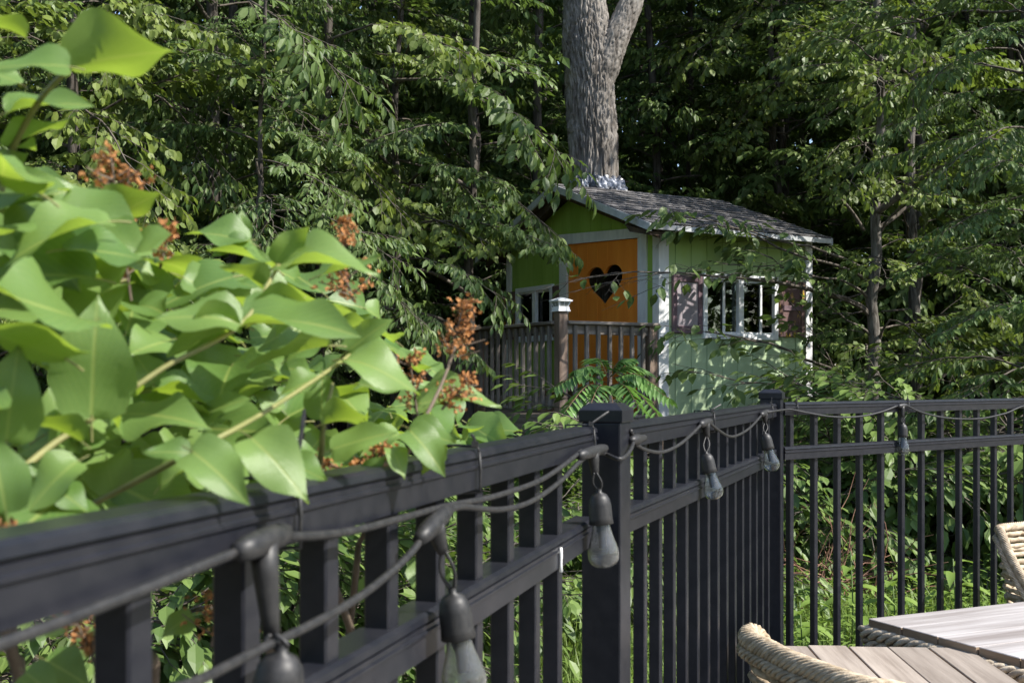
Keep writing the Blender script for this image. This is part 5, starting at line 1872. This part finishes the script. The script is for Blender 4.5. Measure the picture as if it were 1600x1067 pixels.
for (a, b, cnt_, seed) in (((1320, 440, 12.0), (1120, 418, 11.3), 44, 21), ((1322, 405, 12.0), (1075, 345, 11.1), 58, 22), ((1322, 610, 11.9), (1225, 470, 11.7), 40, 24), ((1322, 500, 12.0), (1235, 430, 11.7), 34, 25)):
    pa, pb = P(*a), P(*b)
    L = (pb - pa).length
    lv, wood = gen_limb(np.random.default_rng(600 + seed), L=L, leaf=0.14, sub_step=0.17, twig_step=0.15, leaf_step=0.08, droop=0.55, bare=0.15, curve=(0.10, -0.05))
    d = pb - pa
    mt = limb_matrix(pa - NT, math.atan2(d.y, d.x), math.asin(d.z / L), 0.0, 1.0)
    mb = MB()
    wood_into(mb, wood)
    br = obj("branch", mb.mesh("branch", [M['twig']], smooth=True), None, RT_tree, matrix=mt)
    rgk = np.random.default_rng(seed)
    order = np.argsort(-lv[0][:, 0] / L + rgk.normal(0, 0.4, len(lv[0])))[:cnt_]
    V, Ff, T, UV = place_leaves(lv[0][order], lv[1][order], lv[2][order], lv[3][order], LEAF8_V, LEAF8_F, rgk.random(len(order)))
    mb = MB()
    mb.add(V, Ff, T, UV)
    obj("foliage", mb.mesh("foliage", [M['beech']]), None, br, kind="stuff")
    bough(RT_tree, interp_axis(rt_pts, max(0.3, pa.z - NT.z - 0.2)), pa - NT, 0.02, 0.012, 0.03)
# fuller sprays lower down and at the wall's far end
for (a, b, k) in (((1350, 600, 12.0), (1200, 605, 11.4), 2), ((1350, 640, 11.9), (1150, 628, 11.1), 5), ((1350, 520, 12.1), (1255, 530, 11.8), 4)):
    a, b = P(*a) - NT, P(*b) - NT
    mt, L = limb_between(a, b, 0.1)
    add_limb(RT_tree, k, mt)

# deeper wood: trees with joined crowns, copied
CROWNS = []
for k in range(5):
    rgk = np.random.default_rng(900 + k)
    h = 12.0
    tme, pts = trunk_mesh("trunk", h, 0.085, 0.03, rgk, lean=0.05, mat='bark_dark', sides=8)
    mb = MB()
    for i in range(44):
        z = 1.0 + (h - 1.2) * ((i + rgk.random()) / 44)
        s = rgk.uniform(0.8, 1.3) * (1 - 0.4 * (z / h) ** 2)
        mt = np.array(limb_matrix(interp_axis(pts, z), i * 2.399 + rgk.normal(0, 0.3), rgk.normal(0.1, 0.18), rgk.normal(0, 0.25), s))
        lv, wood = LIMBS[int(rgk.integers(0, 6))]
        A = mt[:3, :3]
        keep = rgk.random(len(lv[0])) < 0.8
        pos = lv[0][keep] @ A.T + mt[:3, 3]
        V, Ff, T, UV = place_leaves(pos, lv[1][keep] @ A.T, lv[2][keep] @ A.T, lv[3][keep] * s * 1.3, LEAF4_V, LEAF4_F, rgk.random(keep.sum()))
        mb.add(V, Ff, T, UV, 0)
        wood_into(mb, wood[:1] + wood[1:10:3], 1, mt)
    CROWNS.append((tme, mb.mesh("crown", [M[('beech_dark', 'beech_dark', 'beech_b', 'beech_dark', 'beech')[k]], M['twig']])))
rg = random.Random(3)
DEEP_LABEL = "tall dark tree standing among many others deep in the shaded wood"
spots = []
for row, (Z, n_, jit) in enumerate(((15.8, 10, 0.7), (17.6, 11, 0.9), (20.5, 13, 1.0), (24.0, 15, 1.2), (28.5, 17, 1.5))):
    for i in range(n_):
        X = -Z * 0.54 + (i + 0.5) / n_ * Z * 1.15 + rg.uniform(-jit, jit) * 0.6
        spots.append((X, Z + rg.uniform(-jit, jit)))
# trees continue to the right and left of the frame
for (X, Y) in ((9.5, 12.5), (11, 15), (13, 10.5), (12.5, 18), (-9, 10.5), (-10.5, 14), (-9.5, 7), (-11, 18), (-6.8, 9.0)):
    spots.append((X, Y))
for i, (X, Y) in enumerate(spots):
    tme, cme = CROWNS[i % 5]
    t = thing("forest_tree", DEEP_LABEL, "tree", (X, Y, -0.12), rg.uniform(0, 6.28), "trees deep in the wood behind the treehouse")
    s = rg.uniform(0.85, 1.2)
    t.scale = (s, s, s * rg.uniform(0.9, 1.1))
    obj("trunk", tme, None, t)
    obj("crown", cme, None, t, kind="stuff")

# far wood as one mass all round the clearing
mb = MB()
n_ = 60000
th_ = RNG.uniform(0, 2 * math.pi, n_)
front_ = RNG.random(n_) < 0.55
th_ = np.where(front_, math.pi / 2 + RNG.uniform(-0.75, 0.75, n_), th_)
rd = np.where(front_, RNG.uniform(31, 44, n_), RNG.uniform(34, 44, n_))
hgt = np.where(front_, 25.0, 15.0)
pos = np.stack([np.cos(th_) * rd, np.sin(th_) * rd, RNG.uniform(0, 1, n_) ** 0.9 * hgt], -1)
clump = np.array([noise.noise(Vector((p[0] * 0.25, p[1] * 0.25, p[2] * 0.3))) for p in pos])
pos = pos[clump > -0.3]
n_ = len(pos)
V, Ff, T, UV = place_leaves(pos, RNG.normal(0, 1, (n_, 3)), RNG.normal(0, 0.5, (n_, 3)) + np.array((0, 0, 1)), RNG.uniform(0.5, 1.0, n_), LEAF4_V * np.array((1, 1.7, 1)), LEAF4_F, RNG.random(n_))
mb.add(V, Ff, T, UV)
obj("distant_woods", mb.mesh("distant_woods", [M['beech_dark']]), kind="stuff")

# ------------------------------------------------------------------ UNDERGROWTH AND SHRUBS
SHRUBS = []
for k in range(4):
    rgk = np.random.default_rng(1200 + k)
    wm, lm_ = MB(), MB()
    for i in range(24):
        lv, wood = gen_limb(rgk, L=rgk.uniform(0.7, 1.25), leaf=0.105, sub_step=0.13, twig_step=0.10, leaf_step=0.05, droop=0.55, bare=0.2, curve=(0.25, -0.35))
        mt = np.array(limb_matrix(Vector((rgk.normal(0, 0.08), rgk.normal(0, 0.08), rgk.uniform(0.0, 0.35))), i * 2.4 + rgk.normal(0, 0.3), rgk.uniform(0.25, 1.25), rgk.normal(0, 0.3), 1.0))
        A = mt[:3, :3]
        V, Ff, T, UV = place_leaves(lv[0] @ A.T + mt[:3, 3], lv[1] @ A.T + np.array((0, 0, -0.3)), lv[2] @ A.T * 0.4 + np.array((0, 0, 0.8)), lv[3], LEAF8_V, LEAF8_F, rgk.random(len(lv[0])))
        lm_.add(V, Ff, T, UV)
        wood_into(wm, wood, 0, mt)
    SHRUBS.append((wm.mesh("shrub_stems", [M['twig']], smooth=True), lm_.mesh("shrub_foliage", [M['shrubleaf']])))


def shrub(u, Z, s, k, label, group=None, zs=1.0):
    X = (u - U0) / F * Z
    t = thing("leafy_shrub", label, "shrub", (X, Z, -0.12), k * 1.3 + u * 0.01, group)
    t.scale = (s, s, s * zs)
    obj("stems", SHRUBS[k % 4][0], None, t)
    obj("foliage", SHRUBS[k % 4][1], None, t, kind="stuff")
    return t


SH = "shrubs growing along the edge of the wood"
for (u, Z, s, k, lb) in (
        (770, 9.3, 1.12, 0, "pale-leaved shrub hanging under the porch beam"),
        (700, 9.0, 1.0, 1, "leafy shrub behind the right end of the lilac"),
        (1010, 9.2, 1.34, 2, "sunlit shrub just below the sumac, before the mint wall"),
        (905, 8.6, 0.9, 3, "shrub seen behind the first capped fence post"),
        (1180, 8.8, 0.95, 1, "shrub behind the corner post, under the mint wall"),
        (1280, 9.2, 1.1, 0, "dense shrub right of the corner post, between pickets"),
        (1400, 9.4, 1.3, 2, "tall shrub behind the bulb on the far fence section"),
        (1500, 9.2, 1.25, 3, "broad shrub behind the far fence section, left of the wicker armchair"),
        (1610, 9.1, 1.3, 1, "shrub rising above the wicker armchair beyond the fence"),
        (1450, 9.8, 1.6, 0, "big shrub under the two grey young trunks"),
        (1570, 9.6, 1.6, 2, "big shrub at the foot of the bushy tree by the fence end"),
        (1340, 9.8, 1.3, 3, "shrub at the foot of the grey young tree"),
        (620, 8.2, 1.1, 2, "shaded shrub below the porch, seen between lilac and rail"),
        (560, 6.6, 0.95, 0, "dark shrub seen through the pickets beside the wet bulbs"),
        (800, 7.0, 0.95, 1, "shrub seen through the pickets left of the first capped post"),
        (470, 5.2, 0.95, 3, "shrub close behind the fence under the lilac branches"),
        (330, 5.0, 1.0, 2, "shrub behind the blurred pickets and dried flowers"),
        (120, 4.6, 1.0, 1, "shrub beneath the lilac at the fence's near end"),
        (680, 5.6, 0.8, 2, "small shrub behind the nearest hanging bulb"),
        (1040, 7.4, 0.8, 0, "low shrub behind the pickets between the two capped posts")):
    shrub(u, Z, s, k, lb, SH)

# sumac with feathered leaves
sx_, sy_ = tree_at(948, 9.6)
sumac = thing("sumac", "bright green sumac with long feathered leaves in front of the porch post", "shrub", (sx_, sy_, -0.1))
SO = Vector((sx_, sy_, -0.1))
crown_pt = P(950, 612, 9.6)
rgk = np.random.default_rng(66)
V, Fs = tube(smooth_path([Vector((0, 0, 0)), Vector((0.05, 0, 0.7)), crown_pt - SO + Vector((0, 0, -0.1)), P(952, 590, 9.6) - SO], 5), np.linspace(0.018, 0.006, 16), 6)
mb = MB(); mb.add(V, Fs)
obj("stem", mb.mesh("stem", [M['redtwig']], smooth=True), None, sumac)
for (uc, vc, ut, vt, zt) in ((948, 598, 868, 604, 9.35), (950, 590, 900, 578, 9.5), (952, 586, 985, 560, 9.6), (954, 592, 1030, 606, 9.4), (950, 606, 860, 668, 9.15), (950, 608, 920, 640, 9.0), (954, 602, 1045, 622, 9.3),
                             (952, 612, 960, 668, 8.95), (954, 610, 1030, 650, 9.1), (950, 604, 885, 640, 9.1), (953, 590, 1010, 580, 9.9), (950, 590, 925, 560, 9.9), (952, 604, 1000, 640, 9.0)):
    a, b = P(uc, vc, 9.6) - SO, P(ut, vt, zt) - SO
    L = (b - a).length
    mid = (a + b) / 2 + Vector((0, 0, 0.11 * L + 0.03))
    rp = np.array([tuple(p) for p in smooth_path([a, mid, b], 9)])
    mb = MB()
    V, Fs = tube(rp, np.linspace(0.004, 0.0015, len(rp)), 4)
    mb.add(V, Fs, 0.5, None, 1)
    tan = norm(np.gradient(rp, axis=0))
    ps, ds, ns, ss = [], [], [], []
    nlf = 14
    for i in range(2, nlf + 1):
        f_ = i / nlf
        p = np.array([np.interp(f_, np.linspace(0, 1, len(rp)), rp[:, c]) for c in range(3)])
        tg = tan[min(len(tan) - 1, int(f_ * (len(tan) - 1)))]
        sdv = norm(np.cross(tg, [0, 0, 1]))
        for sg in (-1, 1):
            ps.append(p); ds.append(sdv * sg * 0.95 + tg * 0.45 + np.array((0, 0, -0.45 + rgk.normal(0, 0.1))))
            ns.append(np.array((rgk.normal(0, 0.15), rgk.normal(0, 0.15), 1)) + sdv * sg * 0.3)
            ss.append(0.165 * (1 - 0.45 * abs(f_ - 0.5)) * rgk.uniform(0.9, 1.1))
    V, Ff, T, UV = place_leaves(np.array(ps), np.array(ds), np.array(ns), np.array(ss), LEAF8_V * np.array((1, 0.6, 1)), LEAF8_F, rgk.random(len(ps)))
    mb.add(V, Ff, T, UV)
    obj("frond", mb.mesh("frond", [M['sumac'], M['redtwig']]), None, sumac)

# dead reddish brush behind the far fence
bx_, by_ = tree_at(1300, 7.8)
brush = thing("dead_bush", "tangle of dead red-brown twigs behind the pickets past the corner post", "bush", (bx_, by_, -0.1))
mb = MB()
rgk = np.random.default_rng(8)
for i in range(60):
    p = np.array([rgk.normal(0, 0.14), rgk.normal(0, 0.12), rgk.uniform(0, 0.2)])
    d = norm(np.array([rgk.normal(0, 0.7), rgk.normal(0, 0.5), rgk.uniform(0.3, 1.2)]))
    pts = [p]
    for j in range(5):
        d = norm(d + rgk.normal(0, 0.28, 3) + np.array((0, 0, -0.06)))
        pts.append(pts[-1] + d * rgk.uniform(0.10, 0.2))
    V, Fs = tube(pts, np.linspace(0.006, 0.0018, 6), 4, cap=False)
    mb.add(V, Fs)
obj("twigs", mb.mesh("twigs", [M['redtwig']], smooth=True), None, brush, kind="stuff")

# broad-leaved weeds
WEED_LEAF = []
for k in range(3):
    mb = MB()
    ts_ = np.linspace(0, 1, 7)
    wd = np.array([0.04, 0.12, 0.18, 0.19, 0.15, 0.08, 0.005])
    Vw, UVw = [], []
    for t_, w_ in zip(ts_, wd):
        for y_ in (-1, 0, 1):
            Vw.append((t_, y_ * w_, 0.25 * t_ - (0.5 + 0.15 * k) * t_ ** 2 + abs(y_) * w_ * 0.35)); UVw.append((t_, y_))
    i_ = np.arange(6)[:, None] * 3; k_ = np.arange(2)[None]
    mb.add(Vw, np.stack([i_ + k_, i_ + 3 + k_, i_ + 4 + k_, i_ + 1 + k_], -1).reshape(-1, 4), 0.3 + 0.2 * k, UVw)
    WEED_LEAF.append(mb.mesh("weed_leaf", [M['weed']], smooth=True))


def broad_weed(u, Z, h, label, seed):
    x, y = tree_at(u, Z)
    t = thing("broadleaf_weed", label, "plant", (x, y, -0.1), 0, "broad-leaved weeds behind the fence")
    rgk = random.Random(seed)
    mb = MB()
    V, Fs = tube([(0, 0, 0), (0.01, 0, h * 0.5), (0, 0.01, h)], [0.005, 0.004, 0.003], 6)
    mb.add(V, Fs)
    obj("stem", mb.mesh("stem", [M['weedstem']], smooth=True), None, t)
    for i in range(9):
        f_ = 0.25 + 0.75 * i / 9
        L = 0.27 * (1.15 - 0.6 * f_) * rgk.uniform(0.85, 1.15)
        obj("leaf", WEED_LEAF[i % 3], None, t, matrix=Matrix.Translation((0, 0, h * f_)) @ Matrix.Rotation(i * 2.4, 4, 'Z') @ Matrix.Rotation(-rgk.uniform(0.0, 0.5), 4, 'Y') @ Matrix.Diagonal((L, L, L, 1)))


broad_weed(1330, 6.3, 0.62, "tall weed with drooping broad leaves between the pickets past the corner post", 1)
broad_weed(1395, 6.6, 0.45, "small broad-leaved weed just above the whitewashed table's corner", 2)
broad_weed(1490, 6.8, 0.5, "broad-leaved weed behind the pickets left of the wicker armchair", 3)
broad_weed(1250, 6.0, 0.4, "low broad-leaved weed at the foot of the corner post", 4)

# leafy weeds and grass on the sunny strip
mb = MB()
n_ = 1500
for i in range(n_):
    Y = RNG.uniform(4.6, 9.2)
    X = RNG.uniform(-1.2, 6.0)
    hgt = RNG.uniform(0.12, 0.42)
    m_ = int(RNG.integers(7, 13))
    f_ = np.linspace(0.2, 1, m_)
    lean = RNG.normal(0, 0.12, 2)
    ps = np.stack([X + lean[0] * f_ * hgt, Y + lean[1] * f_ * hgt, -0.1 + hgt * f_], -1)
    az = np.arange(m_) * 2.4 + RNG.uniform(0, 6)
    ds = np.stack([np.cos(az), np.sin(az), RNG.uniform(0.0, 0.7, m_)], -1)
    ns = np.stack([-np.cos(az) * 0.4, -np.sin(az) * 0.4, np.ones(m_)], -1)
    V, Ff, T, UV = place_leaves(ps, ds, ns, RNG.uniform(0.05, 0.11, m_) * (1.1 - 0.4 * f_), LEAF4_V * np.array((1, 0.75, 1)), LEAF4_F, RNG.random(m_))
    mb.add(V, Ff, T, UV)
obj("weeds", mb.mesh("weeds", [M['weed']]), kind="stuff")
mb = MB()
n_ = 45000
X, Y = RNG.uniform(-1.6, 6.5, n_), RNG.uniform(4.3, 9.2, n_)
az = RNG.uniform(0, 6.28, n_)
hgt = RNG.uniform(0.07, 0.27, n_)
ln_ = RNG.uniform(0.1, 0.7, n_)
dx, dy = np.cos(az), np.sin(az)
b = np.stack([X, Y, np.full(n_, -0.1)], -1)
sd = np.stack([-dy, dx, np.zeros(n_)], -1) * 0.004
mid = b + np.stack([dx * ln_ * hgt * 0.35, dy * ln_ * hgt * 0.35, hgt * 0.6], -1)
tip = b + np.stack([dx * ln_ * hgt, dy * ln_ * hgt, hgt * (1.05 - 0.35 * ln_)], -1)
Vg = np.stack([b - sd, b + sd, mid + sd * 0.8, mid - sd * 0.8, tip], 1).reshape(-1, 3)
o5 = (np.arange(n_) * 5)[:, None]
mb.add(Vg, [np.array([0, 1, 2, 3])[None] + o5, np.array([3, 2, 4])[None] + o5], np.repeat(RNG.random(n_), 5))
obj("grass", mb.mesh("grass", [M['grass']]), kind="stuff")
